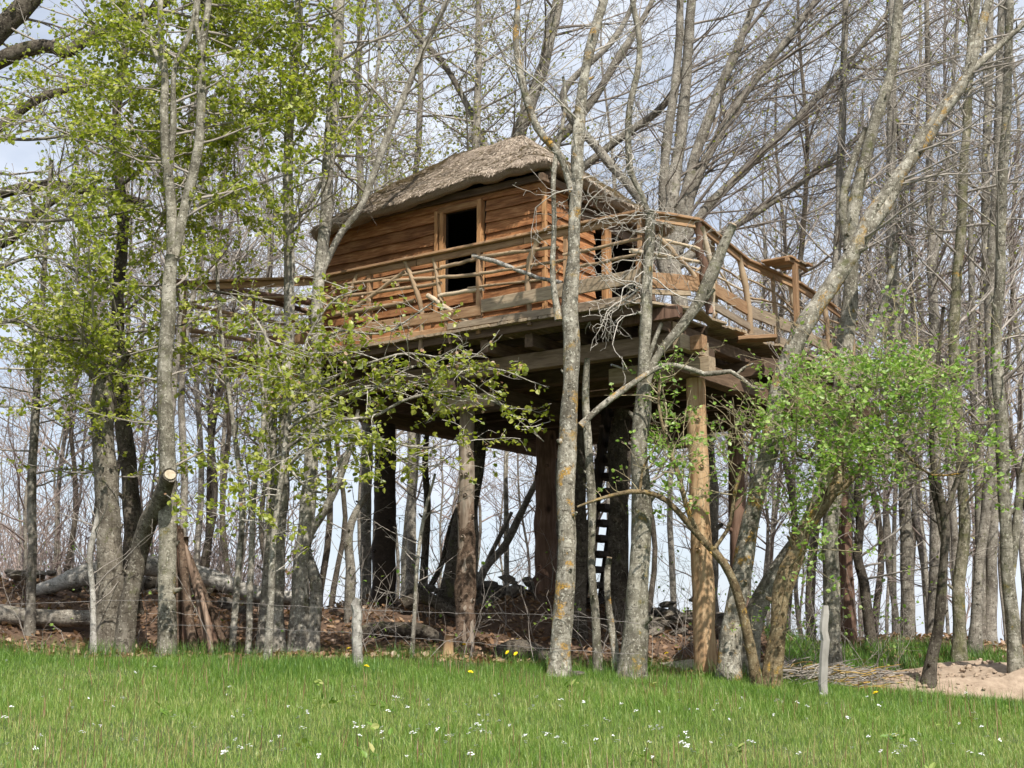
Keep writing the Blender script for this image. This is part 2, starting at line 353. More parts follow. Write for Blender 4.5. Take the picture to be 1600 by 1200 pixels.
def leaves(name, pos, size, mat, parent, shape=LEAFSHAPE, off=(0, 0, 0), droop=.3, flat=.9):
    """pos: (K,3) leaf bases -> one mesh of leaf blades"""
    pos = np.asarray(pos, float); K = len(pos)
    if not K: return None
    yaw = RNG.uniform(0, 2 * math.pi, K); pit = RNG.normal(-droop, .5, K); roll = RNG.normal(0, flat, K)
    sc = size * RNG.uniform(.6, 1.25, K)
    cy, sy, cp, sp, cr_, sr = np.cos(yaw), np.sin(yaw), np.cos(pit), np.sin(pit), np.cos(roll), np.sin(roll)
    Y = np.stack([-sy * cp, cy * cp, sp], 1)
    X0 = np.stack([cy, sy, np.zeros(K)], 1); Z0 = np.cross(X0, Y)
    X = X0 * cr_[:, None] + Z0 * sr[:, None]; Z = np.cross(X, Y)
    sh = shape[None] * sc[:, None, None]
    V = pos[:, None, :] + sh[:, :, 0:1] * X[:, None] + sh[:, :, 1:2] * Y[:, None] + sh[:, :, 2:3] * Z[:, None] - np.array(off)
    idx = np.arange(K * 6).reshape(K, 6)
    q = np.concatenate([idx[:, [0, 3, 2, 1]], idx[:, [0, 5, 4, 3]]])
    me = mesh_np(name, V.reshape(-1, 3), [q], smooth=False)
    a = me.attributes.new('rnd', 'FLOAT', 'POINT'); a.data.foreach_set('value', np.repeat(RNG.uniform(0, 1, K), 6).astype(np.float32))
    return tag(link(name, me, mat, parent), kind='stuff')
def leaf_points(tips, per_m, spread, keep=None, mn=1):
    P = []
    for pts, dirs in tips:
        n = len(pts) - 1; Ln = math.dist(pts[0], pts[-1])
        for j in range(max(mn, int(Ln * per_m + R()))):
            t = (.25 + .75 * R()) * n; i = min(n - 1, int(t)); u = t - i; a, b = pts[i], pts[i + 1]
            q = tuple(a[k] + (b[k] - a[k]) * u + G() * spread for k in range(3))
            if keep is None or R() < keep(q): P.append(q)
    return P
def pxof(q):
    y, z = q[1], q[2] - EYE; Fw = y * _c + z * _s
    return 800 + F * q[0] / Fw, 600 - F * (-y * _s + z * _c) / Fw
STEM_K = .80
def stem_points(pix, Y, n=None, flare=1.3, ground=True, wob=.3):
    """pix: [(px,py,width[,Y])] from the foot upwards -> world points, radii"""
    W = []
    for q in pix:
        yy = q[3] if len(q) > 3 else Y
        p = at(q[0], q[1], yy); W.append((p.x, p.y, p.z, q[2] * STEM_K / 2 * yy / F))
    if ground:
        x, y, z, r = W[0]; gz = ground_z(x, y)
        W[0] = (x, y, min(z, gz) - .12, r)
    ln = sum(math.dist(W[i][:3], W[i + 1][:3]) for i in range(len(W) - 1))
    n = n or max(6, int(ln / .14)); C = catmull(W, n); h = 0; sd = R() * 50
    P, Rd = [], []
    for i, c in enumerate(C):
        if i: h += math.dist(C[i][:3], C[i - 1][:3])
        r = max(.003, c[3])
        fl = 1 + (flare - 1) * math.exp(-max(0, h - .12) / .16) if ground else 1
        k = 1 + .10 * mnoise.noise(Vector((sd, h * 2.6, 0))) + .06 * mnoise.noise(Vector((sd, h * 8, 3)))
        ox = wob * r * mnoise.noise(Vector((sd + 9, h * 1.3, 0))); oy = wob * r * mnoise.noise(Vector((sd + 19, h * 1.3, 0)))
        P.append((c[0] + ox, c[1] + oy, c[2])); Rd.append(r * fl * k)
    return P, Rd
def rough_tube(P, Rd, sides, amp=.07, off=(0, 0, 0)):
    V, f = tubes([(P, Rd)], sides, Vector(off), cap=True)
    N = len(P); V = V.reshape(N, sides, 3); C = np.array(P) - np.array(off); sd = R() * 90
    for i in range(N):
        for j in range(sides):
            k = amp * mnoise.noise(Vector((math.cos(j * 6.283 / sides) * 1.4 + sd, math.sin(j * 6.283 / sides) * 1.4, C[i, 2] * 2.2))) * 1.6 \
                + amp * .6 * mnoise.noise(Vector((j * 1.7 + sd, C[i, 2] * 9, C[i, 0] * 5)))
            k += amp * 1.1 * mnoise.noise(Vector((math.cos(j * 6.283 / sides) * .8 + sd, C[i, 2] * 1.1, math.sin(j * 6.283 / sides) * .8)))
            V[i, j] = C[i] + (V[i, j] - C[i]) * (1 + k)
    return V.reshape(-1, 3), f
def along(P, Rd, t):
    fi = t * (len(P) - 1); i = min(len(P) - 2, int(fi)); u = fi - i; a, b = P[i], P[i + 1]
    return tuple(a[k] + (b[k] - a[k]) * u for k in range(3)), Rd[i] * (1 - u) + Rd[i + 1] * u, nrm(*(b[k] - a[k] for k in range(3)))
def tree(name, label, stems, Y, bark_m, twig_m=None, br=None, leaf=None, group=None, cat='tree', caps=None, amp=.10, limb_names=None, flare=1.3):
    """stems: list of pixel polylines (first one rooted); br: list of dicts for branches; leaf: (per_m, size, mat, keep, shape)"""
    built = []; root = None
    for k, s in enumerate(stems):
        rooted = k == 0 or (s[0][1] > 930 and len(s[0]) < 5)
        P, Rd = stem_points([q[:4] for q in s], Y, ground=rooted, flare=flare); built.append((P, Rd))
        if root is None: root = empty(name, (P[0][0], P[0][1], ground_z(P[0][0], P[0][1])), label, cat, group)
        off = tuple(root.location)
        w = max(q[2] for q in s); sides = 14 if w > 26 else 10 if w > 12 else 7
        V, f = rough_tube(P, Rd, sides, amp if w > 10 else amp * .6, off)
        nm = 'trunk' if rooted else 'limb'
        o = link(nm, mesh_np(nm, V, f), bark_m, root)
        if w > 15 and len(P) > 12:
            for q_ in range(3 + int(len(P) / 18)):
                p, r, d = along(P, Rd, random.uniform(.08, .95)); a = random.uniform(math.pi * .9, math.pi * 2.1); dv = Vector((math.cos(a), math.sin(a), random.uniform(.2, .9))).normalized(); p = Vector(p)
                ln = random.uniform(.02, .11); rr = r * random.uniform(.16, .34)
                V, f = tubes([([p + dv * r * .7, p + dv * (r + .01), p + dv * (r + ln * .6), p + dv * (r + ln) + Vector((0, 0, .01))], [rr * 1.7, rr * 1.15, rr * .85, rr * .6])], 7, Vector(off), cap=True); link('branch_stub', mesh_np('branch_stub', V, f), bark_m, root)
    off = tuple(root.location)
    for c in caps or []:       # sawn faces: (stem index, material)
        P, Rd = built[c[0]]; a, b = Vector(P[-2]), Vector(P[-1]); d = Vector(c[2]).normalized() if len(c) > 2 else (b - a).normalized()
        V, f = tubes([([b - d * .004, b + d * .012], [Rd[-1] * (.78 if len(c) > 2 else .97), Rd[-1] * (.74 if len(c) > 2 else .93)])], 14, Vector(off), cap=True)
        link('cut_face', mesh_np('cut_face', V, f, False), c[1], root)
    out = [[], [], []]; tips = []
    for b in br or []:
        P, Rd = built[b.get('stem', 0)]; S = b['S']; n = b['n']
        for j in range(n):
            t = b['t'][0] + (b['t'][1] - b['t'][0]) * (j + R()) / n
            p, r, d = along(P, Rd, t)
            az = b.get('az', (0, 6.2832)); a = az[0] + (az[1] - az[0]) * R(); el = b.get('el', (.2, .8)); e = el[0] + (el[1] - el[0]) * R()
            dr = (math.cos(a) * math.cos(e), math.sin(a) * math.cos(e), math.sin(e))
            Ln = (b['L'][0] + (b['L'][1] - b['L'][0]) * R()) * (1 - b.get('taper', .35) * (t - b['t'][0]) / max(.01, b['t'][1] - b['t'][0]))
            grow(out, tips, p, dr, Ln, max(.006, min(r * .6, b.get('r', .025)) * (.6 + .5 * R())), b.get('lv0', 0), S)
    finish_crown(root, out, tips, twig_m or bark_m, leaf, bark_m)
    return root, built
def finish_crown(root, out, tips, twig_m, leaf, bark_m=None):
    off = tuple(root.location)
    if out[0]:
        V, f = tubes(out[0], 6, Vector(off)); tag(link('branches', mesh_np('branches', V, f), twig_m, root), kind='stuff')
    tw = out[1] + out[2]
    if tw:
        V, f = tubes(tw, 3, Vector(off)); tag(link('twigs', mesh_np('twigs', V, f), twig_m, root), kind='stuff')
    if leaf:
        for lf in (leaf if isinstance(leaf, list) else [leaf]):
            pts = leaf_points(tips, lf['per_m'], lf.get('spread', .03), lf.get('keep'), lf.get('mn', 1))
            leaves('foliage', pts, lf['size'], lf['mat'], root, lf.get('shape', LEAFSHAPE), off, lf.get('droop', .3))

# ------------------------------------------------------------------ the tree house (local frame: x along the front rail, y inwards)
TH_A = Vector((1.55, 15.24)); TH_ROT = math.radians(-34.956); ZB = 1.3; DK = 5.5 - ZB
TH_EX = Vector((math.cos(TH_ROT), math.sin(TH_ROT))); TH_EY = Vector((-TH_EX.y, TH_EX.x))
TH = empty('tree_house', (TH_A.x, TH_A.y, ZB), 'raised wooden tree house with thatched roof and railed deck on tall log posts', 'tree house', rotz=TH_ROT)
def wxy(lx, ly): return TH_A + TH_EX * lx + TH_EY * ly
def to_local(p): d = Vector((p.x, p.y)) - TH_A; return Vector((d.dot(TH_EX), d.dot(TH_EY), p.z - ZB - DK))
def on_front(px, py, ly=0.0):
    d = to_local(Vector((0, 0, EYE)) + ray(px, py)) - to_local(Vector((0, 0, EYE))); o = to_local(Vector((0, 0, EYE)))
    t = (ly - o.y) / d.y; return o + d * t
def on_right(px, py, lx=.12):
    d = to_local(Vector((0, 0, EYE)) + ray(px, py)) - to_local(Vector((0, 0, EYE))); o = to_local(Vector((0, 0, EYE)))
    t = (lx - o.x) / d.x; return o + d * t
def between(px, py, a, b):
    """pixel -> point on the vertical plane through two local plan points"""
    o = to_local(Vector((0, 0, EYE))); d = to_local(Vector((0, 0, EYE)) + ray(px, py)) - o
    n = Vector((b[1] - a[1], a[0] - b[0])); t = (n.x * (a[0] - o.x) + n.y * (a[1] - o.y)) / (n.x * d.x + n.y * d.y); return o + d * t
def box_mesh(Lx, wy, hz, jit=.0, segs=3, bev=.006):
    """bar along +x from 0 to Lx, chamfered edges, slightly uneven"""
    ring = [(-wy / 2 + bev, -hz / 2), (wy / 2 - bev, -hz / 2), (wy / 2, -hz / 2 + bev), (wy / 2, hz / 2 - bev), (wy / 2 - bev, hz / 2), (-wy / 2 + bev, hz / 2), (-wy / 2, hz / 2 - bev), (-wy / 2, -hz / 2 + bev)]
    V = []; n = 8
    for i in range(segs + 1):
        x = Lx * i / segs; oy, oz = random.uniform(-jit, jit), random.uniform(-jit, jit); k = 1 + random.uniform(-jit, jit) * 3
        V += [(x + random.uniform(-jit, jit) * .3, a * k + oy, b * k + oz) for a, b in ring]
    idx = np.arange(len(V)).reshape(-1, n); a = idx[:-1]; b = np.roll(a, -1, 1); d = idx[1:]; c = np.roll(d, -1, 1)
    return mesh_np('bar', V, [np.stack([a, b, c, d], -1).reshape(-1, 4), idx[:1, ::-1], idx[-1:]], smooth=False)
def bar(name, m, p, q, wy, hz, parent=TH, jit=.004, segs=4, roll=0, zoff=DK):
    """squared timber from p to q (tree-house coordinates, z counted from the deck top), hz upright"""
    p, q = Vector(p), Vector(q); d = q - p
    x = d.normalized(); up = Vector((0, 0, 1)) if abs(x.z) < .9 else Vector((0, -1, 0))
    y = up.cross(x).normalized(); z = x.cross(y)
    o = link(name, box_mesh(d.length, wy, hz, jit, segs), m, parent)
    M = Matrix((x, y, z)).transposed().to_4x4()
    if roll: M = M @ Matrix.Rotation(roll, 4, 'X')
    o.matrix_local = Matrix.Translation(p + Vector((0, 0, zoff if parent is TH else 0))) @ M
    return o
def stick(name, m, pts, r0, r1=None, parent=TH, wob=.3, sides=7):
    r1 = r1 or r0 * .8; P = [Vector(p) + Vector((0, 0, DK)) for p in pts]
    C = catmull([tuple(p) for p in P], 9); sd = R() * 40
    pp = [Vector(c) + Vector((G(), G(), G())) * r0 * wob * .5 for c in C]
    rr = [(r0 + (r1 - r0) * i / 8) * (1 + .25 * mnoise.noise(Vector((sd, i * 1.3, 0)))) for i in range(9)]
    V, f = tubes([(pp, rr)], sides, cap=True)
    return link(name, mesh_np(name, V, f), m, parent)
HX0, HX1, HY0, HY1 = -6.1, -2.1, 1.05, 4.05
def wall_plank(parent, Lx, loc, rot, m=W_WALL, h=.2):
    n = max(3, int(Lx / .16)); V = []; sd = R() * 60
    for i in range(n + 1):
        x = Lx * i / n; w = .018 * mnoise.noise(Vector((sd, x * 2.2, 0))) + .010 * mnoise.noise(Vector((sd, x * 7, 0)))
        b = -.012 * mnoise.noise(Vector((sd + 9, x * 1.6, 0)))
        V += [(x, -.004, h), (x, -.046 + b, w), (x, -.012, w + .004)]
    idx = np.arange(len(V)).reshape(-1, 3)
    q = np.concatenate([np.stack([idx[:-1, 0], idx[:-1, 1], idx[1:, 1], idx[1:, 0]], -1), np.stack([idx[:-1, 1], idx[:-1, 2], idx[1:, 2], idx[1:, 1]], -1), np.stack([idx[:-1, 2], idx[:-1, 0], idx[1:, 0], idx[1:, 2]], -1)])
    o = link('plank', mesh_np('plank', V, [q, idx[:1], idx[-1:, ::-1]], smooth=False), m, parent)
    o.location = loc; o.rotation_euler = (0, 0, rot); return o
def boxes_mesh(bs):
    V, Q = [], []
    for (x0, x1, y0, y1, z0, z1) in bs:
        b = len(V); V += [(x0, y0, z0), (x1, y0, z0), (x1, y1, z0), (x0, y1, z0), (x0, y0, z1), (x1, y0, z1), (x1, y1, z1), (x0, y1, z1)]
        Q += [[b + k for k in f] for f in ((3, 2, 1, 0), (4, 5, 6, 7), (0, 1, 5, 4), (1, 2, 6, 5), (2, 3, 7, 6), (3, 0, 4, 7))]
    return mesh_np('box', V, [np.array(Q)], smooth=False)
# door opening in the front wall, from the photograph
DX0, DX1 = on_front(697, 400, HY0).x, on_front(748, 400, HY0).x; DZ0, DZ1 = on_front(720, 452, HY0).z, on_front(722, 330, HY0).z
WT = 2.28
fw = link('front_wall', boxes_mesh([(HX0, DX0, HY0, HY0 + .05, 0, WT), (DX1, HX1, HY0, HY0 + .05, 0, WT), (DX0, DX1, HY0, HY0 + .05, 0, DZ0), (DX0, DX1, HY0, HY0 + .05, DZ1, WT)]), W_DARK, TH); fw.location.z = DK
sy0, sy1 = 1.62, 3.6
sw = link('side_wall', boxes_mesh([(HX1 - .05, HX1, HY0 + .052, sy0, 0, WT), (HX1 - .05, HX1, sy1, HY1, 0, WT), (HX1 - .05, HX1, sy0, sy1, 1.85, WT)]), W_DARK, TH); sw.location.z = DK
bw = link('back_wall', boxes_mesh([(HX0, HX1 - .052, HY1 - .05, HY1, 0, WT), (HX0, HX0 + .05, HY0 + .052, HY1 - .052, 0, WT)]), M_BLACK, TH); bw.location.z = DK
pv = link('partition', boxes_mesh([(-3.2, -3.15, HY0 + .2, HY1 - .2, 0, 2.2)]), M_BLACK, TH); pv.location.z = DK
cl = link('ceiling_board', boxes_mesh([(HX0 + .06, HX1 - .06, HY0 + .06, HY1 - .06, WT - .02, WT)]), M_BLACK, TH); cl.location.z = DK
EXP = .158
for k in range(14):
    z = .02 + k * EXP + random.uniform(-.008, .008); h = min(.2, WT - z)
    if z > 2.1: continue
    full = z + .16 < DZ0 or z > DZ1
    if full: wall_plank(fw, HX1 - HX0 + .03, (HX0, HY0, z), 0, h=h)
    else:
        wall_plank(fw, DX0 - .16 - HX0, (HX0, HY0, z), 0, h=h); wall_plank(fw, HX1 - DX1 - .14 + .03, (DX1 + .14, HY0, z), 0, h=h)
    wall_plank(sw, sy0 - HY0 + random.uniform(0, .05), (HX1, HY0 - .02, z), math.pi / 2, h=h)
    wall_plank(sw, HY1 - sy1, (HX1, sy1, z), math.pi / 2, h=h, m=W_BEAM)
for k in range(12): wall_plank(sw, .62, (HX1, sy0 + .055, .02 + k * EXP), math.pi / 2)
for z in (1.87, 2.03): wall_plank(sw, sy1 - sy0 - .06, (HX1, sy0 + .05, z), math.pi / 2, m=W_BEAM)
fr = bar('door_frame', W_FRAME, (DX1 + .07, HY0 - .035, .45), (DX1 + .07, HY0 - .035, DZ1 + .08), .07, .15)
bar('door_frame', W_FRAME, (DX0 - .04, HY0 - .03, DZ0 - .1), (DX0 - .04, HY0 - .03, DZ1 + .02), .06, .10)
bar('door_frame', W_FRAME, (DX0 - .13, HY0 - .04, .5), (DX0 - .13, HY0 - .04, DZ1 + .05), .05, .09)
bar('door_head', W_FRAME, (DX0 - .1, HY0 - .035, DZ1 + .05), (DX1 + .1, HY0 - .035, DZ1 + .05), .06, .09)
bar('corner_post', W_FRAME, (HX1 + .012, HY0 - .01, 0), (HX1 + .012, HY0 - .01, 2.2), .06, .06)
for px, wdt in ((948, .16), (1000, .12)):
    q = on_right(px, 440, HX1 + .03); bar('door_post', W_FRAME, (HX1 + .03, q.y, 0), (HX1 + .03, q.y, 1.9), .08, wdt)
for a, b in ((962, 985),):
    y0, y1 = on_right(a, 450, HX1 - .1).y, on_right(b, 450, HX1 - .1).y
    g = link('side_panel', boxes_mesh([(HX1 - .12, HX1 - .09, y0, y1, .02, 1.25 if a < 950 else .8)]), M_PANEL, TH); g.location.z = DK
# thatched hip roof
def roof():
    cx, cy, hx, hy, rh = -4.03, 2.55, 2.22, 1.84, .36; zr, ze = 3.60, 2.27; NT, ND = 150, 28
    def outer(th):
        rc = .38; ax, ay = hx - rc, hy - rc; arc = rc * math.pi / 2; segs = [2 * ay, arc, 2 * ax, arc, 2 * ay, arc, 2 * ax, arc]
        t = (th / (2 * math.pi)) % 1 * sum(segs); k = 0
        while k < 7 and t > segs[k]: t -= segs[k]; k += 1
        if k == 0: return hx, -ay + t
        if k == 2: return ax - t, hy
        if k == 4: return -hx, ay - t
        if k == 6: return -ax + t, -hy
        a = t / rc + {1: 0, 3: math.pi / 2, 5: math.pi, 7: 1.5 * math.pi}[k]; cx_, cy_ = {1: (ax, ay), 3: (-ax, ay), 5: (-ax, -ay), 7: (ax, -ay)}[k]
        return cx_ + rc * math.cos(a), cy_ + rc * math.sin(a)
    def pt(th, d):
        ox, oy = outer(th); rx = max(-rh, min(rh, ox)) + .14; x, y = rx + (ox - rx) * d, oy * d
        z = zr + .10 - (zr - ze + .1) * (math.sqrt(d * d + .012) - .02 + .03 * d * (1 - d))
        # the near right corner lifts, as the thatch does over the corner post
        z += .12 * max(0, (x / hx)) * max(0, (-y / hy)) * d
        z -= .16 * max(0, -x / hx) * d
        z += .055 * mnoise.noise(Vector((x * 1.3, y * 1.3, 5))) + .035 * mnoise.noise(Vector((x * 4, y * 4, 9))) + .014 * mnoise.noise(Vector((x * 13, y * 13, 2)))
        return Vector((cx + x, cy + y, z + DK))
    V, rows = [], []
    ds = list(np.linspace(0.01, 1, ND))
    for d in ds: rows.append([pt(2 * math.pi * k / NT, d) for k in range(NT)])
    e = rows[-1]; rag = [mnoise.noise(Vector((k * .45, 0, 0))) * .014 + mnoise.noise(Vector((k * 1.9, 4, 0))) * .008 for k in range(NT)]
    cen = Vector((cx, cy, 0))
    def inw(p, s, dz): q = cen + (Vector((p.x, p.y, 0)) - cen) * s; return Vector((q.x, q.y, p.z + dz))
    rows.append([inw(p, 1.002, -.035) for p in e]); rows.append([inw(p, .985, -.105 + rag[k]) for k, p in enumerate(e)])
    rows.append([inw(p, .93, -.10) for p in e]); rows.append([inw(p, .7, .12) for p in e])
    for r in rows: V += [tuple(p) for p in r]
    idx = np.arange(len(V)).reshape(-1, NT); a = idx[:-1]; b = np.roll(a, -1, 1); d = idx[1:]; c = np.roll(d, -1, 1)
    ro = link('roof', mesh_np('roof', V, [np.stack([a, d, c, b], -1).reshape(-1, 4), idx[:1]]), M_THATCH, TH)
    SV = []; n = 42000
    for k in range(n):
        th = R() * 6.2832; d = (math.sqrt(R()) * .99 + .01) if k % 8 else random.uniform(.95, 1.0); L_ = random.uniform(.05, .13)
        p = pt(th, d); q = pt(th + G() * .02, min(1.02, d + L_ * .5)); t = (q - p)
        if t.length < 1e-4: continue
        t.normalize(); lift = Vector((0, 0, 1)) * random.uniform(.0, .014)
        if d > .93: t = (t + Vector((0, 0, -.3))).normalized()
        s = t.cross(Vector((0, 0, 1))).normalized() * random.uniform(.004, .009); p2 = p + t * L_ + lift + Vector((G(), G(), G())) * .006
        p = p + Vector((0, 0, .002))
        SV += [tuple(p - s), tuple(p + s), tuple(p2 + s * .5), tuple(p2 - s * .5)]
    idx = np.arange(len(SV)).reshape(-1, 4); me = mesh_np('straw', SV, [idx], False)
    at_ = me.attributes.new('rnd', 'FLOAT', 'POINT'); at_.data.foreach_set('value', np.repeat(RNG.uniform(0, 1, len(idx)), 4).astype(np.float32))
    tag(link('straw', me, M_STRAW, ro), kind='stuff')
    for s in (-1, 1):   # layered ridge turfs
        pass
    bar('rafter', W_BEAM, (-2.0, .82, 2.16), (-2.0, 4.1, 2.16), .07, .11); bar('wall_plate', W_BEAM, (-6.25, .98, 2.22), (-1.9, .98, 2.22), .06, .10)
roof()
# deck: frame, boards
def beam_x(y, z, x0, x1, wdt=.16, h=.2, m=W_BEAM): return bar('beam', m, (x0, y, z), (x1, y, z), wdt, h, jit=.006)
def beam_y(x, z, y0, y1, wdt=.16, h=.2, m=W_BEAM): return bar('beam', m, (x, y0, z), (x, y1, z), wdt, h, jit=.006)
df = bar('deck_frame', W_BEAM, (-6.6, .06, -.085), (.0, .06, -.085), .05, .10)
nb = 0
x = -6.75
while x < -.02:
    y0 = -.06 + random.uniform(-.03, .02) + (-.84 * (-5.2 - x) / 1.65 if x < -5.2 else 0)
    bar('deck_board', W_OLD, (x + .068, y0, -.018), (x + .068, 1.56, -.018), .134, .034, jit=.002, segs=2); x += .147
y = 1.64
while y < 6.9:
    xe = .26 + random.uniform(-.06, .08); bar('deck_board', W_OLD, (-2.3 if y < 4.2 else -6.3, y, -.018), (xe, y, -.018), .134, .034, jit=.002, segs=2)
    if y < 4.2: bar('deck_board', W_OLD, (-6.3, y, -.022), (-2.32, y, -.022), .142, .034, jit=.001, segs=2)
    y += .15
for (p, q) in (((.0, .02), (.36, .7)), ((.36, .72), (.16, 1.6))):
    bar('deck_board', W_OLD, (p[0] - .05, p[1], -.018), (q[0] - .05, q[1], -.018), .13, .034, segs=2)
bar('deck_board', W_OLD, (-.02, .1, -.02), (.24, 1.55, -.02), .13, .034, segs=2)
for yy in (.72, 1.48): beam_x(yy, -.09, -6.4, .05, .06, .10)
for xx in (-6.2, -5.6, -4.9, -4.25, -3.6, -3.0, -2.4, -1.75, -1.15, -.55): beam_y(xx, -.225, .16 + random.uniform(-.06, .06), 6.8, .12, .165)
for yy in (2.6, 3.6, 4.6, 5.6, 6.6): beam_x(yy, -.42, -6.4, .34, .14, .2)
beam_x(.52, -.42, -6.5, .12, .15, .215, W_BEAM2); beam_x(1.5, -.43, -6.5, .1, .16, .21)
beam_y(.0, -.64, .68, 6.9, .2, .21, W_BEAM); beam_y(-3.05, -.64, .2, 6.6, .2, .21); beam_y(-5.5, -.64, .5, 6.6, .2, .21)
beam_x(1.02, -.645, -1.05, -.11, .19, .2, W_OLD); beam_x(.98, -.645, .105, .36, .18, .2, W_OLD)
beam_y(-.02, -.225, .30, 6.8, .14, .16, W_BEAM); beam_x(.62, -.23, -.4, .075, .15, .15, W_OLD); beam_x(.72, -.43, .245, .40, .14, .18, W_RAIL); beam_x(.30, -.12, -.9, .3, .12, .15, L_RED)
beam_y(.19, -.43, .40, 1.15, .1, .18, W_OLD)
for xx in (-.7, -.3, .05): 
    bo = stick('bolt', M_STEEL, [(xx, .40, -.62 + .2 * (xx > 0)), (xx, .75, -.62 + .2 * (xx > 0))], .012, .012, wob=0)
bar('cross_beam', W_OLD, (-3.42, .42, -.86), (-2.5, .42, -.86), .1, .17, segs=2)   # short bearer bolted to the front post
bar('cross_beam', W_BEAM, (-3.4, .78, -.86), (-2.6, .78, -.86), .1, .17, segs=2)
bar('ledge', W_RAIL, (.2, 2.05, -.12), (.62, 2.3, -.10), .22, .05); bar('ledge', W_BEAM, (.1, 2.9, -.3), (.5, 3.6, -.3), .12, .2)
# posts
def post(lx, ly, r, m, lean=(0, 0), top=-.75, knots=4):
    wp = wxy(lx, ly); gz = ground_z(wp.x, wp.y) - .15 - ZB; zt = top + DK; n = 26; sd = R() * 60
    P = [(lx + lean[0] * (1 - i / n) + r * .2 * mnoise.noise(Vector((sd, i * .3, 0))), ly + lean[1] * (1 - i / n), gz + (zt - gz) * i / n) for i in range(n + 1)]
    Rd = [r * (1.12 - .2 * i / n) * (1 + .05 * mnoise.noise(Vector((sd, i * .5, 4)))) for i in range(n + 1)]
    V, f = rough_tube(P, Rd, 16, .04); o = link('post', mesh_np('post', V, f), m, TH)
    for k in range(knots):
        i = random.randint(2, n - 3); a = random.uniform(math.pi, 2 * math.pi); c = Vector(P[i]); d = Vector((math.cos(a), math.sin(a), .35)).normalized()
        V, f = tubes([([c + d * Rd[i] * .8, c + d * (Rd[i] + .015), c + d * (Rd[i] + .035)], [.045, .035, .02])], 8, cap=True); link('knot', mesh_np('knot', V, f), m, o)
    return o
post(.02, 1.2, .124, L_PEEL, (.04, 0), knots=7); post(-3.05, .62, .105, L_BARK, knots=11); post(-5.4, 1.75, .165, W_DARK, knots=2); pass  # left post's near-black wood has the deck's shade put into its colour
bp = [o for o in TH.children if o.name.startswith('post')][1]
wp_ = wxy(-3.05, .62); gz_ = ground_z(wp_.x, wp_.y) - .1 - ZB
P_ = [(-3.05 + .004 * G(), .62, gz_ + .1 * i) for i in range(23)]; V, f = rough_tube(P_, [.122 * (1.05 - .0075 * i) * (1 + .05 * G() * (i > 2)) for i in range(23)], 16, .17); link('bark', mesh_np('bark', V, f), B_BROWN, bp)
post(-3.85, 3.7, .16, L_RED); post(-.8, 4.0, .12, L_RED, knots=3); post(-.2, 6.4, .13, L_RED); post(-5.5, 6.2, .14, W_DARK)
# railing
RP = [(-6.85, -.84), (-5.17, 0), (0, 0), (.37, .68), (.10, 2.6), (.19, 4.1), (.10, 5.4), (-.05, 7.0)]
for a, b in zip(RP[:-1], RP[1:]):
    k = 3 if (Vector(a) - Vector(b)).length > 4 else 1
    for j in range(k):
        p = Vector(a).lerp(Vector(b), j / k + (.002 if j else 0)); q = Vector(a).lerp(Vector(b), (j + 1) / k)
        bar('rail', W_RAIL, (p.x, p.y, 1.085), (q.x, q.y, 1.085), .11, .035, jit=.003); bar('rail', W_RAIL, (p.x, p.y + .02, 1.022), (q.x, q.y + .02, 1.022), .032, .085, jit=.003)
def frontstick(m, pix, w, name='railing_stick', ly=0.02):
    P = [on_front(x, y, ly) for x, y in pix]; stick(name, m, P, w / 2 * 16.5 / F, w / 2 * .85 * 16.5 / F)
for m, pix, wd in [(W_STICK, [(632, 402), (658, 480), (657, 548)], 9), (W_PALESTICK, [(668, 462), (748, 514)], 9), (W_STICK, [(634, 424), (536, 494)], 8), (W_STICK, [(559, 428), (534, 486)], 7),
                   (W_STICK, [(678, 404), (690, 473), (704, 538)], 7), (W_STICK, [(842, 370), (825, 424), (827, 473), (828, 508)], 10), (W_STICK, [(690, 418), (746, 404)], 7), (W_STICK, [(739, 402), (872, 386)], 6),
                   (W_STICK, [(600, 440), (753, 429)], 7), (W_STICK, [(732, 430), (885, 406)], 6), (W_PALESTICK, [(686, 462), (755, 452)], 8), (W_STICK, [(732, 450), (850, 436)], 5),
                   (B_DEAD, [(739, 400), (777, 410), (830, 430), (878, 442)], 8), (W_STICK, [(520, 492), (648, 470)], 9), (W_STICK, [(505, 468), (690, 442)], 7), (W_STICK, [(520, 448), (690, 420)], 6),
                   (W_STICK, [(880, 398), (1004, 372)], 6), (W_STICK, [(890, 420), (1004, 396)], 6)]: frontstick(m, pix, wd)
for a, b, wd in [((573, 424), (576, 545), .075), ((748, 388), (749, 520), .08), ((1000, 335), (1003, 480), .08), ((885, 352), (886, 500), .07)]:
    p, q = on_front(*a, .045), on_front(*b, .045); bar('railing_post', W_RAIL, (q.x, .045, -.08), (q.x, .045, p.z), .06, wd)
def fboard(a, b, h, th=.03, ly=.0, m=W_OLD): p, q = on_front(*a, ly), on_front(*b, ly); bar('railing_board', m, p, q, th, h, jit=.004)
fboard((753, 478), (1003, 430), .17, ly=-.01); fboard((700, 511), (1003, 464), .085, ly=-.02); fboard((575, 512), (752, 485), .14, m=W_RAIL); fboard((575, 536), (752, 508), .10, m=W_RAIL)
fboard((420, 533), (574, 522), .15, m=W_RAIL); fboard((440, 556), (574, 540), .08, m=W_BEAM)
def cboard(pa, pb, a, b, h, m=W_OLD): bar('railing_board', m, between(*a, pa, pb), between(*b, pa, pb), .035, h, jit=.004)
A_, B_, C_, D_, E_, F_ = RP[2], RP[3], RP[4], RP[5], RP[6], RP[7]
cboard(A_, B_, (1004, 436), (1090, 444), .19, W_RAIL); cboard(A_, B_, (1006, 455), (1078, 459), .06)
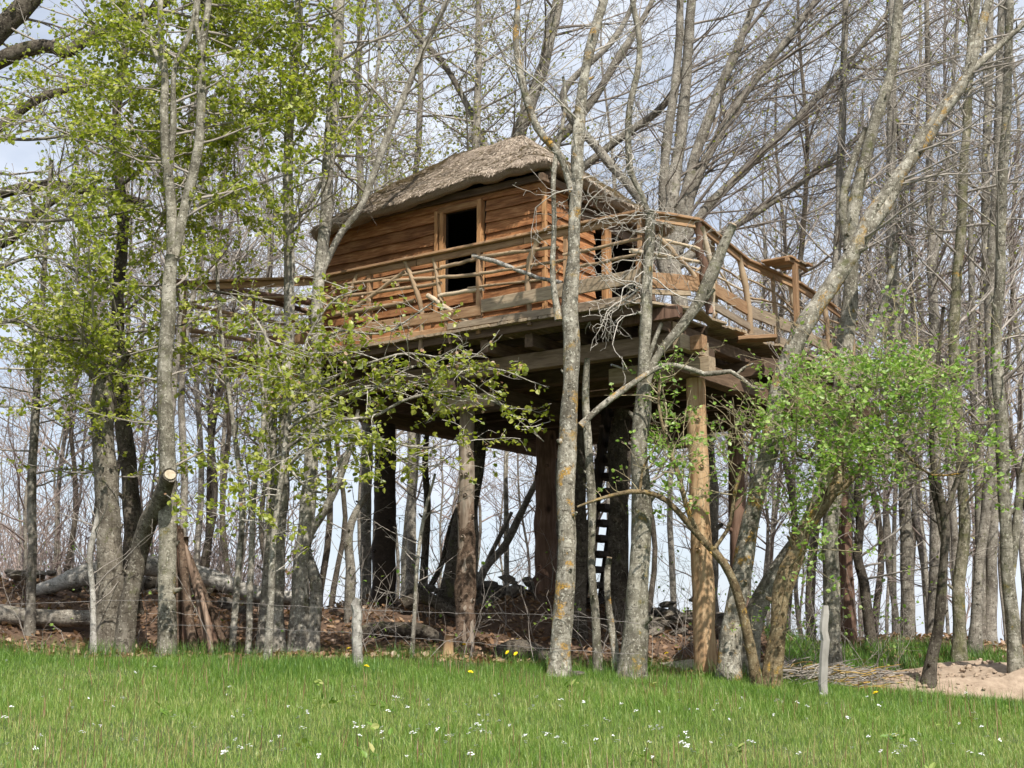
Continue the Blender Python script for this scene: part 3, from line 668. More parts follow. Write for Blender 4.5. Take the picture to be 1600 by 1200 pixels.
for pix, wd, m in [([(985, 391), (1092, 409)], 7, W_PALESTICK), ([(1030, 373), (1093, 389)], 6, W_PALESTICK), ([(1027, 368), (1086, 432)], 9, W_STICK)]:
    stick('railing_stick', m, [between(x, y, (A_[0] - .4, A_[1] - .7), B_) if x < 1000 else between(x, y, A_, B_) for x, y in pix], wd / 2 * 16 / F)
stick('railing_post', L_RED, [Vector((.36, .70, 1.06)), Vector((.34, .8, .6)), Vector((.36, .95, 0))], .06, .05, wob=.5)
stick('railing_post', W_PALESTICK, [Vector((.42, .70, 1.0)), Vector((.42, .92, .45)), Vector((.38, 1.0, -.02))], .035, .03)
def rboard(a, b, h, th=.035, m=W_OLD, pa=B_, pb=C_): p, q = between(*a, pa, pb), between(*b, pa, pb); bar('railing_board', m, p, q, th, h, jit=.004)
BB, FF = (.33, .7), (.10, 7.0)
for a, b, h, m in [((.30, .75, .38), (.14, 2.6, .38), .17, W_RAIL), ((.12, 2.62, .38), (.2, 4.1, .38), .17, W_OLD), ((.2, 4.12, .36), (.1, 5.6, .36), .17, W_OLD), ((.1, 5.62, .36), (-.05, 7.0, .36), .17, W_OLD),
                   ((.32, .75, .14), (.16, 2.6, .14), .10, W_OLD), ((.14, 2.62, .13), (.2, 4.6, .13), .10, W_OLD)]: bar('railing_board', m, a, b, .035, h, jit=.004)
for (yy, tilt, r_, m) in [(1.5, .05, .035, W_STICK), (2.55, -.25, .042, W_STICK), (3.35, .0, .03, W_STICK), (4.2, -.2, .045, W_PALESTICK), (5.3, -.1, .04, W_STICK), (6.2, .1, .04, W_STICK)]:
    stick('railing_post', m, [(.13, yy + tilt, 1.06), (.16, yy + tilt * .4, .55), (.15, yy, -.05)], r_, r_)
for (y0, z0, y1, z1) in [(.9, .85, 2.6, .75), (.9, .6, 2.7, .62), (2.4, .8, 4.2, .7), (2.5, .55, 4.3, .6), (4.0, .8, 5.6, .72), (4.1, .55, 5.5, .5), (5.3, .8, 7, .75), (5.2, .55, 7, .55), (1.0, .5, 1.6, .95), (1.2, .98, 2.3, .4)]:
    stick('railing_stick', W_PALESTICK if R() < .5 else W_STICK, [(.11, y0, z0), (.16, (y0 + y1) / 2, (z0 + z1) / 2 + G() * .04), (.11, y1, z1)], .016, .013, wob=.8)
# little table built onto the right-hand rail
tt = bar('table_top', W_RAIL, (.18, 2.98, 1.125), (.62, 2.98, 1.125), .15, .03)
for k, yy in enumerate((3.14, 3.30, 3.46)): bar('table_top', W_OLD if k % 2 else W_RAIL, (.16 + .03 * k, yy, 1.127 + .006 * k), (.60 + .03 * k, yy, 1.127 + .004 * k), .15, .03)
bar('table_bearer', W_RAIL, (.56, 2.88, 1.085), (.56, 3.56, 1.085), .05, .05); bar('table_leg', W_RAIL, (.58, 3.1, -.22), (.58, 3.1, 1.06), .065, .075)
# left-hand side rail and poles beyond the hut
for z0, z1, r_ in ((1.05, 1.0, .05), (.75, .7, .03), (.4, .45, .035), (.1, .1, .05)): stick('side_rail', W_BEAM if r_ > .04 else W_STICK, [(-6.85, -.84, z0), (-6.6, .6, z0), (-6.45, 2.2, z1)], r_)
stick('side_rail', L_RED, [(-7.1, -.95, 1.12), (-6.2, 1.2, 1.08), (-5.9, 2.4, .9)], .06)
for yy in (-.8, .3, 1.3): stick('railing_post', W_STICK, [(-6.85 + .2 * yy, yy, -.1), (-6.85 + .2 * yy, yy, 1.08)], .035)
for z in (.3, .55, .8): stick('railing_stick', W_STICK, [(-6.85, -.82, z), (-6, -.42, z + .03), (-5.17, 0, z)], .018)
# stair behind the posts
def stair():
    base = to_local(at(937, 975, 19.6)); bx, by = base.x, base.y; wp = wxy(bx, by); g = ground_z(wp.x, wp.y) - ZB - DK
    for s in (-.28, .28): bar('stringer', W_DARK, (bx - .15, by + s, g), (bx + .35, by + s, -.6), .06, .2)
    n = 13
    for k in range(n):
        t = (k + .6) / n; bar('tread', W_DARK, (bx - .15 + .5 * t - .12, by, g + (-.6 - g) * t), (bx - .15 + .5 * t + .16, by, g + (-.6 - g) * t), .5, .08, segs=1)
stair()

# ------------------------------------------------------------------ trees of the front row
def keep_left(q):
    px, py = pxof(q)
    p = 1.0
    if py < 240: p *= max(.05, min(1, 1 - (px - 500) / 110))
    elif px > 430 and py < 560: p *= max(.05, 1 - (px - 430) / 80)
    elif px > 470: p *= .7
    if py > 560: p *= max(.12, 1 - (py - 560) / 260)
    if py > 820: p *= .15
    if py > 500 and px > 300 and px < 470: p *= .75
    if px < 140: p *= .8
    if 470 < px < 640 and 270 < py < 470: p *= .3
    if px < 110 and 130 < py < 420: p *= .45
    return p
S_LEAFY = spec(lv=2, tiplv=1, flatz=.3, dens=[4.6, 7.5, 6], seg=[8, 5, 3, 3], trop=[(0, 0, .02), (0, 0, .0), (0, 0, -.02)], wob=[.12, .16, .2], lr=[.40, .45, .4], rmin=.0032)
LEAF_L = dict(per_m=30, size=.060, mat=LF, keep=keep_left, spread=.03, mn=5)
LEAF_L2 = dict(per_m=30, size=.060, mat=LF, keep=keep_left, spread=.03, mn=5)
tree('forked_tree', 'slender pale trunk forking into three upright stems amid bright green leaves, left of the hut',
     [[(262, 1000, 36), (262, 850, 35), (262, 740, 33), (258, 600, 30), (263, 470, 29), (270, 400, 27)],
      [(270, 405, 24), (268, 330, 22), (260, 250, 20), (256, 180, 18), (258, 110, 15), (250, 40, 12), (252, -60, 10)],
      [(272, 400, 22), (284, 340, 21), (300, 280, 20), (311, 220, 19), (315, 140, 18), (316, 75, 17), (324, 20, 14), (332, -60, 11)],
      [(262, 300, 15), (270, 200, 14), (272, 110, 12), (298, 50, 11), (312, -40, 8)],
      [(256, 110, 12), (238, 70, 10), (222, 10, 8), (214, -50, 6)], [(315, 75, 12), (306, 30, 11), (318, -40, 9)]], 16.2, B_FEW, TW_GREY,
     br=[dict(stem=0, n=9, t=(.45, 1), L=(1.0, 2.2), az=(-.15, 3.3), el=(-.15, .4), S=S_LEAFY, r=.018), dict(stem=1, n=20, t=(.1, 1), L=(1.4, 2.8), az=(-.15, 3.3), el=(-.15, .45), S=S_LEAFY, r=.02),
         dict(stem=2, n=20, t=(.15, 1), L=(1.4, 2.8), az=(-.15, 3.3), el=(-.15, .4), S=S_LEAFY, r=.02), dict(stem=3, n=14, t=(.2, 1), L=(1.2, 2.4), az=(-.15, 3.3), el=(-.15, .45), S=S_LEAFY, r=.016)], leaf=LEAF_L)
tree('pollarded_tree', 'thick rough grey trunk cut off high up, left of the slender forked tree',
     [[(172, 990, 58), (170, 900, 50), (168, 800, 45), (164, 700, 45), (160, 630, 42), (163, 585, 40)], [(163, 590, 34), (185, 565, 28), (200, 550, 20), (203, 547, 17, 16.9)], [(160, 600, 26), (146, 585, 24), (136, 572, 18)]], 17.0, B_ROUGH, TW_GREY,
     br=[dict(stem=0, n=5, t=(.55, 1), L=(1, 2.), el=(0, .7), S=S_LEAFY, r=.02), dict(stem=1, n=6, t=(.3, .9), L=(1.5, 3), el=(.2, 1.1), S=S_LEAFY, r=.025), dict(stem=2, n=6, t=(.3, .9), L=(1.5, 3), el=(.2, 1.1), S=S_LEAFY, r=.025)],
     leaf=LEAF_L2, caps=[(1, M_CUT, (.3, -.8, .5)), (2, M_CUTOLD)], amp=.12)
tree('sawn_leaning_trunk', 'leaning grey trunk ending in a pale oval saw cut beside the forked tree',
     [[(194, 985, 40), (205, 930, 36), (222, 850, 36), (244, 790, 36, 16.2), (262, 746, 30, 15.8), (265, 742, 29, 15.72)]], 16.6, B_ROUGH, caps=[(0, M_CUT, (.35, -.8, .45))], amp=.1, flare=1.2)
tree('dark_rear_trunk', 'dark mossy trunk rising close behind the thick pollarded trunk', [[(208, 965, 40), (206, 850, 36), (200, 720, 32), (188, 600, 30), (185, 480, 26), (192, 340, 22), (180, 200, 18), (196, 60, 14), (190, -60, 10)]], 19.0, B_DARK, TW_DARK,
     br=[dict(n=22, t=(.35, 1), L=(1.4, 3), el=(0, .8), S=S_LEAFY, r=.03)], leaf=dict(LEAF_L2, per_m=22, mn=3))
tree('thin_tree', 'thin dark upright tree near the left edge of the picture', [[(46, 985, 20), (50, 880, 18), (50, 760, 18), (56, 640, 16), (62, 540, 14), (70, 400, 11), (80, 250, 8)]], 18.2, B_GREY, TW_GREY,
     br=[dict(n=20, t=(.3, 1), L=(1.0, 2.4), el=(-.1, .7), S=S_LEAFY, r=.018)], leaf=dict(LEAF_L2, per_m=22, mn=3))
# huge beech off the left edge whose limbs cross the upper left corner
S_BARE = spec(lv=2, dens=[3.2, 4.5, 4], seg=[8, 5, 4], lr=[.42, .42, .4])
S_FINE = spec(lv=2, dens=[4.5, 6, 4], seg=[8, 5, 4], lr=[.42, .42, .4], trop=[(0, 0, .03)] * 4)
tree('old_beech', 'big old beech at the left edge whose thick dark limbs cross the upper left corner',
     [[(-330, 985, 130), (-320, 700, 110), (-300, 400, 100), (-260, 200, 80), (-230, -60, 60)],
      [(-290, 250, 44), (-120, 170, 38), (0, 95, 32), (70, 72, 27), (105, 82, 25), (140, 58, 22), (210, 30, 20), (300, -20, 14)], [(-250, 150, 60), (-90, 110, 52), (0, 48, 46), (50, -5, 42), (90, -60, 36)],
      [(-300, 430, 40), (-140, 420, 36), (-30, 390, 28), (20, 370, 22), (60, 330, 15), (110, 300, 10)], [(-280, 330, 34), (-100, 310, 28), (0, 200, 22), (60, 155, 20), (110, 140, 16), (170, 120, 10)],
      [(-310, 500, 30), (-60, 330, 26), (60, 290, 24), (130, 296, 22), (175, 303, 21), (222, 318, 18)]], 19.5, B_DARK, TW_GREY,
     br=[dict(stem=1, n=16, t=(.35, 1), L=(1.2, 2.6), el=(-.4, .8), S=S_FINE, r=.025), dict(stem=2, n=8, t=(.3, 1), L=(1.2, 2.8), el=(-.4, .8), S=S_FINE, r=.025), dict(stem=3, n=16, t=(.4, 1), L=(1.2, 2.6), el=(-.5, .6), S=S_FINE, r=.025),
         dict(stem=4, n=14, t=(.4, 1), L=(1.2, 2.6), el=(-.5, .6), S=S_FINE, r=.025), dict(stem=5, n=9, t=(.3, .8), L=(1.2, 2.4), el=(-.4, .7), S=S_FINE, r=.025)], leaf=dict(LEAF_L2, per_m=20.0, mn=3))
# pale drooping bare branches low on the left
S_DROOP = spec(lv=1, dens=[3.4, 4], seg=[8, 5], lr=[.45, .4], trop=[(0, 0, -.02), (0, 0, .02)], ang=[.6, .6])
tree('beech_sapling', 'low beech at the left edge with long pale branches spreading above the fallen logs', [[(-60, 985, 40), (-50, 800, 36), (-40, 560, 30), (-30, 380, 24), (-60, 150, 14)],
     [(-40, 440, 8), (60, 400, 7), (160, 440, 6), (300, 450, 4), (430, 470, 3)], [(-40, 540, 9), (20, 500, 8), (90, 530, 7), (200, 520, 5), (330, 500, 4)], [(-40, 330, 8), (30, 345, 7), (150, 340, 5), (240, 320, 4)], [(-45, 210, 8), (40, 218, 7), (150, 210, 5), (215, 235, 4)]], 16.8, B_GREY, TW_PALE,
     br=[dict(stem=k, n=9, t=(.1, 1), L=(.7, 1.5), el=(-.5, .6), S=S_DROOP, r=.01) for k in (1, 2, 3, 4)] + [dict(stem=0, n=16, t=(.4, 1), L=(1.5, 2.8), az=(-1.2, 1.2), el=(-.2, .6), S=S_LEAFY, r=.02)], leaf=dict(LEAF_L2, per_m=20, mn=3))
# clump left of the house
tree('beech_clump', 'clump of close grey beech stems rising at the left end of the deck',
     [[(432, 1000, 34), (432, 900, 28), (440, 780, 26), (446, 640, 24), (452, 470, 22), (450, 330, 22), (452, 200, 20), (464, 60, 18), (470, -60, 16)],
      [(470, 1002, 44), (470, 900, 34), (480, 800, 30), (490, 660, 27), (494, 520, 25), (500, 420, 25), (510, 320, 25), (514, 240, 25), (524, 120, 25), (530, 0, 24), (534, -60, 22)],
      [(412, 995, 26), (420, 880, 20), (428, 760, 16), (424, 640, 13), (410, 500, 10)], [(488, 1000, 32), (494, 920, 24), (478, 850, 18), (505, 800, 17), (530, 750, 15), (550, 690, 11), (560, 640, 7)],
      [(497, 440, 14), (530, 370, 14), (560, 330, 14), (585, 270, 15), (610, 200, 15), (640, 130, 14), (665, 70, 13), (700, 0, 11), (720, -60, 9)], [(455, 350, 12), (478, 325, 11), (500, 290, 10), (540, 210, 9), (575, 160, 8), (592, 90, 7), (588, -20, 5)]], 17.4, B_PALE, TW_GREY,
     br=[dict(stem=0, n=16, t=(.5, 1), L=(1.2, 2.6), el=(-.1, .8), S=S_LEAFY, r=.022), dict(stem=1, n=22, t=(.68, 1), L=(1.2, 2.8), el=(-.1, .5), S=S_LEAFY, r=.024), dict(stem=2, n=8, t=(.4, 1), L=(1, 2), el=(-.1, .6), S=S_LEAFY, r=.015),
         dict(stem=3, n=7, t=(.4, 1), L=(.8, 1.8), el=(-.1, .6), S=S_LEAFY, r=.012), dict(stem=4, n=12, t=(.5, 1), L=(1.0, 2.2), el=(0, .9), S=S_BARE, r=.018), dict(stem=5, n=8, t=(.2, 1), L=(.8, 1.6), el=(0, .9), S=S_BARE, r=.012)], leaf=dict(LEAF_L2, per_m=26, mn=4))
tree('thin_stem_tree', 'thin pale stems standing right of the stack of brown poles', [[(362, 998, 14), (372, 900, 12), (378, 800, 12), (370, 700, 10), (350, 560, 8), (336, 380, 6)], [(390, 985, 13), (392, 880, 12), (398, 760, 11), (412, 640, 9), (400, 500, 6)]], 16.9, B_PALE, TW_GREY,
     br=[dict(stem=0, n=14, t=(.3, 1), L=(.8, 1.7), el=(-.1, .7), S=S_LEAFY, r=.012), dict(stem=1, n=12, t=(.3, 1), L=(.8, 1.7), el=(-.1, .7), S=S_LEAFY, r=.012)], leaf=LEAF_L2)
def keep_spray(q):
    px, py = pxof(q); return 1.0 if py > 560 else .75 if px < 560 else .4 if px < 740 else .12
S_SPRAY = spec(lv=1, dens=[7, 5], seg=[6, 4], lr=[.5, .4], trop=[(0, 0, -.01), (0, 0, -.02)], ang=[.7, .6], wob=[.12, .18])
tree('hazel_branches', 'leaning beech sapling with leafy sprays hanging in front of the deck beams',
     [[(420, 1000, 16), (428, 850, 13), (440, 740, 11), (450, 660, 9), (470, 590, 7)], [(445, 700, 8), (520, 660, 7), (585, 650, 6), (640, 622, 6), (720, 612, 4), (800, 640, 3)], [(440, 735, 8), (500, 690, 6), (580, 685, 5), (660, 700, 4), (740, 688, 3)],
      [(455, 640, 7), (520, 590, 6), (600, 560, 5), (640, 552, 5), (700, 560, 4), (760, 555, 2.5)], [(450, 660, 6), (560, 620, 5), (660, 570, 4), (740, 600, 3), (850, 690, 2)], [(440, 720, 6), (500, 770, 5), (560, 690, 4), (660, 730, 3), (700, 715, 2)], [(470, 590, 6), (520, 520, 5), (600, 520, 4), (680, 470, 3)], [(455, 640, 7), (430, 560, 6), (400, 500, 5), (360, 460, 3)], [(470, 590, 6), (480, 530, 5), (520, 470, 4), (570, 450, 2.5)], [(450, 670, 7), (540, 610, 5), (640, 600, 4), (760, 575, 3), (840, 600, 2)]], 15.6, B_PALE, TW_PALE,
     br=[dict(stem=k, n=17, t=(.08, 1), L=(.4, 1.05), el=(-.5, .5), S=S_SPRAY, r=.007) for k in (1, 2, 3, 4, 5, 6, 7, 8, 9)] + [dict(stem=0, n=12, t=(.3, 1), L=(.5, 1.3), el=(-.2, .6), S=S_SPRAY, r=.008)],
     leaf=[dict(per_m=26, size=.066, mat=LF, keep=keep_spray, spread=.025, mn=3), dict(per_m=8, size=.05, mat=LF_DRY, keep=lambda q: .5 if pxof(q)[1] < 640 else .08, spread=.02, mn=0)])
S_CURL = spec(lv=2, dens=[4.5, 5, 4], seg=[9, 6, 4], wob=[.30, .34, .36], trop=[(0, 0, -.05), (0, 0, -.08), (0, 0, -.06)], lr=[.45, .45, .4], ang=[.9, .9, .9], rmin=.0035)
tree('lichened_birch', 'tall pale trunk blotched with orange lichen in front of the deck rail',
     [[(873, 1032, 42), (880, 940, 37), (886, 850, 35), (884, 760, 35), (888, 680, 36), (892, 600, 33), (893, 540, 33), (890, 480, 33), (897, 400, 26), (899, 300, 25), (905, 200, 25), (914, 110, 21), (930, 45, 21), (946, -10, 18), (950, -70, 16)],
      [(896, 300, 20), (876, 245, 16), (842, 205, 16), (822, 150, 15), (808, 90, 14), (806, 40, 13), (816, -40, 11)], [(872, 500, 16), (864, 430, 11), (866, 350, 10), (864, 280, 10), (874, 220, 9), (884, 165, 7), (880, 120, 5)],
      [(908, 665, 15), (940, 635, 13), (978, 606, 12), (1010, 585, 11), (1040, 570, 10), (1075, 575, 10), (1104, 585, 10), (1140, 580, 9), (1160, 592, 8), (1172, 604, 9), (1195, 608, 7)], [(1150, 586, 5), (1163, 574, 5), (1178, 568, 4)]], 15.0, B_LICH, TW_PALE,
     br=[dict(stem=0, n=5, t=(.6, .75), L=(.8, 1.5), el=(-.3, .5), S=S_CURL, r=.009), dict(stem=0, n=7, t=(.75, 1), L=(1.0, 2.2), el=(.2, .9), S=S_BARE, r=.016), dict(stem=1, n=7, t=(.3, 1), L=(.9, 2.0), el=(.2, 1), S=S_BARE, r=.014), dict(stem=2, n=4, t=(.2, 1), L=(.4, .9), el=(-.2, .6), S=S_CURL, r=.006)])
tree('slender_trunk', 'slender grey stem between the orange lichened trunk and the curved stub', [[(936, 1032, 19), (930, 960, 17), (924, 880, 16), (925, 780, 16), (919, 690, 15), (916, 620, 14), (918, 560, 12)]], 15.5, B_FEW, TW_GREY)
tree('curved_stub', 'short curved bare stub cut off at chest height between two trunks', [[(968, 1026, 18), (956, 985, 15), (949, 940, 13), (948, 900, 12), (952, 872, 11)]], 15.5, B_LICH, caps=[(0, M_CUTOLD)])
tree('split_oak', 'grey trunk with a sawn diagonal limb crossing the front corner of the deck',
     [[(988, 1025, 54), (994, 950, 44), (1000, 860, 41), (1003, 760, 37), (1002, 680, 34), (1006, 600, 27), (1006, 530, 23), (1012, 440, 22), (1016, 380, 20), (1015, 330, 17)],
      [(1008, 600, 20), (1030, 552, 15), (1060, 515, 17), (1088, 478, 22), (1112, 430, 24), (1130, 385, 22), (1144, 352, 20)], [(1010, 575, 10), (1024, 530, 9), (1034, 505, 8)], [(1034, 548, 11), (1070, 508, 12), (1100, 470, 10), (1116, 452, 7)],
      [(1014, 340, 13), (1004, 305, 11), (986, 270, 13), (981, 215, 14), (984, 165, 14), (996, 110, 13), (999, 60, 12), (988, 0, 11), (984, -60, 9)]], 15.2, B_FEW, TW_PALE,
     br=[dict(stem=0, n=28, t=(.78, 1), L=(.7, 1.5), el=(-.5, .6), S=S_CURL, r=.011), dict(stem=4, n=26, t=(.0, .5), L=(.6, 1.3), el=(-.7, .5), S=S_CURL, r=.008), dict(stem=4, n=7, t=(.5, 1), L=(.8, 1.6), el=(0, .9), S=S_BARE, r=.01), dict(stem=1, n=4, t=(.7, 1), L=(.2, .5), el=(0, 1), S=S_CURL, r=.005)],
     caps=[(1, M_CUTOLD)])
S_SWEEP3 = spec(lv=3, dens=[2.8, 3.8, 3.6, 3], seg=[9, 6, 4, 3], wob=[.08, .12, .16, .2], trop=[(.035, 0, .035), (.03, 0, .035), (.03, 0, .02), (.02, 0, .02)], lr=[.46, .46, .5, .4], ang=[.5, .5, .55, .6], flat=.6, rmin=.0035)
S_SWEEP = spec(lv=2, dens=[4.4, 6.0, 4], seg=[9, 6, 4], wob=[.08, .12, .16], trop=[(.05, 0, .01), (.05, 0, .02), (.04, 0, .01)], lr=[.45, .45, .4], ang=[.55, .55, .6], flat=.6)
tree('leaning_lichened_trunk', 'long trunk leaning to the upper right with bright orange lichen spots',
     [[(1136, 1020, 46), (1146, 950, 38), (1164, 860, 36), (1184, 770, 36), (1204, 690, 38), (1216, 620, 36), (1236, 550, 37), (1268, 490, 36), (1300, 445, 34), (1336, 390, 31), (1362, 335, 28), (1394, 290, 28), (1430, 240, 26), (1470, 180, 24), (1510, 120, 21), (1540, 20, 18), (1560, -70, 14)],
      [(1330, 395, 30), (1380, 330, 27), (1420, 250, 24), (1450, 200, 22), (1500, 130, 17), (1540, 90, 14), (1620, 20, 10)], [(1510, 120, 15), (1518, 60, 15), (1528, 0, 14), (1532, -60, 12)]], 15.6, B_LICH, TW_GREY,
     br=[dict(stem=0, n=12, t=(.55, 1), L=(1.0, 2.4), az=(-1, 1), el=(.1, .9), S=S_SWEEP, r=.018), dict(stem=1, n=12, t=(.2, 1), L=(1.2, 2.4), az=(-.8, .8), el=(.0, .7), S=S_SWEEP, r=.016)])
tree('upright_ash', 'upright grey trunk crossing behind the leaning orange spotted trunk',
     [[(1298, 1012, 38), (1300, 930, 33), (1298, 840, 33), (1306, 720, 32), (1316, 600, 33), (1326, 500, 33), (1330, 420, 30), (1332, 330, 28), (1352, 250, 24), (1372, 180, 23), (1392, 110, 22), (1402, 40, 20), (1406, -60, 18)], [(1330, 420, 18), (1316, 330, 16), (1330, 260, 14), (1352, 200, 10)]], 16.9, B_FEW, TW_GREY,
     br=[dict(n=16, t=(.5, 1), L=(1.0, 2.4), az=(-1.6, 1.6), el=(.2, .9), S=S_SWEEP, r=.018)])
tree('bowed_trunk', 'thick grey trunk bowed to the right behind the green shrub', [[(1160, 1012, 44), (1180, 960, 38), (1208, 905, 38), (1236, 868, 38), (1262, 820, 34), (1290, 760, 28), (1310, 690, 22), (1330, 600, 18), (1380, 480, 14), (1400, 380, 10)]], 16.6, B_FEW, TW_GREY,
     br=[dict(n=8, t=(.5, 1), L=(.8, 1.8), el=(.1, .9), S=S_SWEEP, r=.014)])
# the green shrub with yellow lichen
S_SHRUB = spec(lv=2, dens=[4.6, 6, 5], seg=[7, 5, 3], wob=[.14, .18, .2], trop=[(0, 0, .03), (0, 0, .03), (0, 0, .02)], lr=[.5, .5, .4], ang=[.8, .8, .7], rmin=.003)
def keep_shrub(q):
    px, py = pxof(q)
    if 1120 < px < 1180 and py < 700: return .25
    if 1080 < px < 1120: return .45
    return 1.0 if py > 545 else .25
tree('spindle_shrub', 'bright green shrub with yellow lichened branches in front of the peeled log post',
     [[(1186, 1058, 24), (1172, 1010, 20), (1158, 950, 19), (1146, 910, 18), (1128, 875, 17), (1095, 840, 14), (1060, 800, 12), (1035, 778, 11), (1000, 768, 9), (965, 772, 8), (930, 782, 6), (902, 792, 4)],
      [(1194, 1058, 24), (1206, 1000, 18), (1224, 950, 15), (1240, 900, 14), (1252, 870, 10), (1262, 840, 7)], [(1205, 1040, 30), (1222, 930, 34), (1238, 870, 32), (1262, 820, 28), (1290, 780, 26), (1308, 750, 22), (1312, 700, 17), (1316, 650, 12), (1310, 590, 8)],
      [(1100, 850, 10), (1075, 800, 10), (1060, 740, 10), (1045, 700, 8), (1030, 640, 6), (1030, 590, 4)], [(1300, 775, 14), (1330, 750, 13), (1350, 715, 12), (1346, 690, 11), (1370, 650, 8), (1430, 600, 6), (1500, 580, 4)], [(1110, 865, 9), (1140, 820, 8), (1150, 760, 8), (1172, 700, 7), (1180, 640, 5)],
      [(1000, 768, 6), (1005, 730, 5), (1030, 690, 4)], [(1310, 720, 7), (1280, 690, 7), (1262, 720, 6), (1240, 700, 5), (1220, 640, 4)], [(1320, 690, 9), (1390, 690, 7), (1450, 740, 5), (1500, 740, 3)]], 14.9, B_YEL, TW_LICH,
     br=[dict(stem=0, n=7, t=(.6, 1), L=(.25, .5), el=(0, 1), S=S_SHRUB, r=.006), dict(stem=2, n=22, t=(.35, 1), L=(.7, 1.9), el=(-.1, 1), S=S_SHRUB, r=.012), dict(stem=3, n=30, t=(.15, 1), L=(.5, 1.4), el=(.0, 1.1), S=S_SHRUB, r=.009), dict(stem=4, n=34, t=(.1, 1), L=(.8, 2.1), el=(-.2, 1), S=S_SHRUB, r=.010),
         dict(stem=5, n=16, t=(.3, 1), L=(.5, 1.0), el=(0, 1), S=S_SHRUB, r=.008), dict(stem=6, n=6, t=(.2, 1), L=(.3, .7), el=(0, 1), S=S_SHRUB, r=.006), dict(stem=7, n=14, t=(.2, 1), L=(.5, 1.5), el=(-.1, 1), S=S_SHRUB, r=.008), dict(stem=8, n=22, t=(.1, 1), L=(.8, 1.8), el=(-.2, 1), S=S_SHRUB, r=.008), dict(stem=1, n=8, t=(.3, .9), L=(.25, .6), el=(-.2, .9), S=S_SHRUB, r=.006)],
     leaf=dict(per_m=38, size=.058, mat=LF_SHRUB, keep=keep_shrub, spread=.03, mn=4, shape=NARROW * np.array([1.6, 1, 1]), droop=-.2), cat='shrub')
tree('leaning_sapling', 'small dark curved tree at the edge of the sandy heap', [[(1446, 1076, 30), (1456, 1030, 23), (1466, 980, 20), (1472, 900, 18), (1476, 820, 17), (1466, 760, 14), (1456, 700, 11), (1462, 600, 9), (1474, 480, 7)], [(1473, 870, 12), (1480, 800, 12), (1500, 740, 10), (1530, 690, 7), (1560, 640, 5)], [(1474, 850, 9), (1465, 800, 9), (1452, 740, 7)]], 15.9, B_DARK, TW_DARK,
     br=[dict(stem=0, n=12, t=(.4, 1), L=(.6, 1.5), el=(0, .9), S=S_BARE, r=.012), dict(stem=1, n=10, t=(.2, 1), L=(.6, 1.4), el=(0, .9), S=S_BARE, r=.01)])
tree('edge_birch', 'pale birch with an orange band at the right edge of the picture', [[(1588, 1048, 34), (1584, 980, 29), (1578, 920, 27), (1572, 840, 25), (1568, 740, 26), (1562, 640, 24), (1556, 540, 23), (1562, 420, 21), (1566, 300, 20), (1574, 140, 18), (1580, -60, 16)], [(1580, 900, 16), (1590, 800, 16), (1600, 740, 15), (1620, 640, 13)]], 16.3, B_FEW, TW_GREY,
     br=[dict(n=18, t=(.4, 1), L=(1, 2.4), el=(.1, .9), S=S_BARE, r=.016)])
# middle distance, right-hand side
S_MID = spec(lv=2, dens=[3.6, 5.4, 4], seg=[7, 5, 3], wob=[.1, .14, .18], trop=[(.02, 0, .05), (.02, 0, .04), (.01, 0, .03)], lr=[.42, .42, .4], ang=[.7, .7, .7], rmin=.0045)
young = lambda pm: dict(per_m=pm, size=.05, mat=LF_YOUNG, spread=.03, mn=0)
for nm, lab, st, Y_, bm, n_ in [
    ('grey_tree', 'straight grey trunk behind the bank, right of the curvy dark tree', [[(1418, 1012, 28), (1418, 900, 25), (1414, 780, 24), (1412, 640, 23), (1398, 500, 22), (1392, 300, 20), (1394, 100, 18), (1396, -60, 16)]], 20.5, B_GREY, 26),
    ('curvy_dark_tree', 'dark crooked small tree on the grassy bank behind the grey fence stake', [[(1362, 985, 22), (1352, 920, 20), (1340, 870, 18), (1344, 820, 16), (1340, 760, 14), (1370, 700, 12), (1400, 640, 9), (1440, 560, 7)]], 20.0, B_DARK, 20),
    ('mossy_tree', 'mossy trunk right of the small dark curved tree', [[(1496, 1015, 28), (1500, 920, 24), (1506, 800, 22), (1500, 680, 21), (1490, 540, 22), (1500, 380, 20), (1510, 200, 18), (1524, -60, 15)]], 18.5, B_MOSS, 26),
    ('pale_tree', 'pale trunk leaning right just behind the sandy heap', [[(1518, 1020, 25), (1528, 920, 21), (1540, 800, 20), (1552, 660, 22), (1546, 500, 20), (1556, 300, 18), (1562, 100, 16), (1566, -60, 14)]], 19.5, B_GREY, 26),
    ('twin_tree', 'pair of straight grey trunks behind the sandy heap near the right edge', [[(1548, 1012, 26), (1548, 900, 24), (1552, 760, 22), (1548, 560, 20), (1540, 330, 18), (1546, 100, 15), (1548, -60, 14)], [(1534, 1010, 22), (1532, 880, 19), (1528, 740, 17), (1520, 560, 14), (1516, 330, 11)]], 21.0, B_GREY, 26),
    ('wood_tree', 'grey tree behind the shrub, between the grey stake and the curvy dark tree', [[(1316, 990, 30), (1320, 900, 26), (1326, 780, 22), (1320, 640, 20), (1306, 480, 18), (1312, 300, 16), (1320, 60, 13), (1322, -60, 12)]], 22.0, B_GREY, 26),
    ('forked_ash', 'grey trunk forking high up in the right background', [[(1458, 985, 26), (1462, 800, 22), (1460, 560, 20), (1456, 400, 18), (1452, 280, 14), (1450, 100, 11), (1446, -60, 9)], [(1456, 420, 12), (1474, 340, 12), (1480, 250, 10), (1490, 120, 8), (1500, -40, 6)]], 23.0, B_GREY, 22)]:
    tree(nm, lab, st, Y_, bm, TW_GREY, br=[dict(n=n_, t=(.22, 1), L=(1.2, 3.0), el=(.1, .9), S=S_MID, r=.022)], leaf=young(2.4))
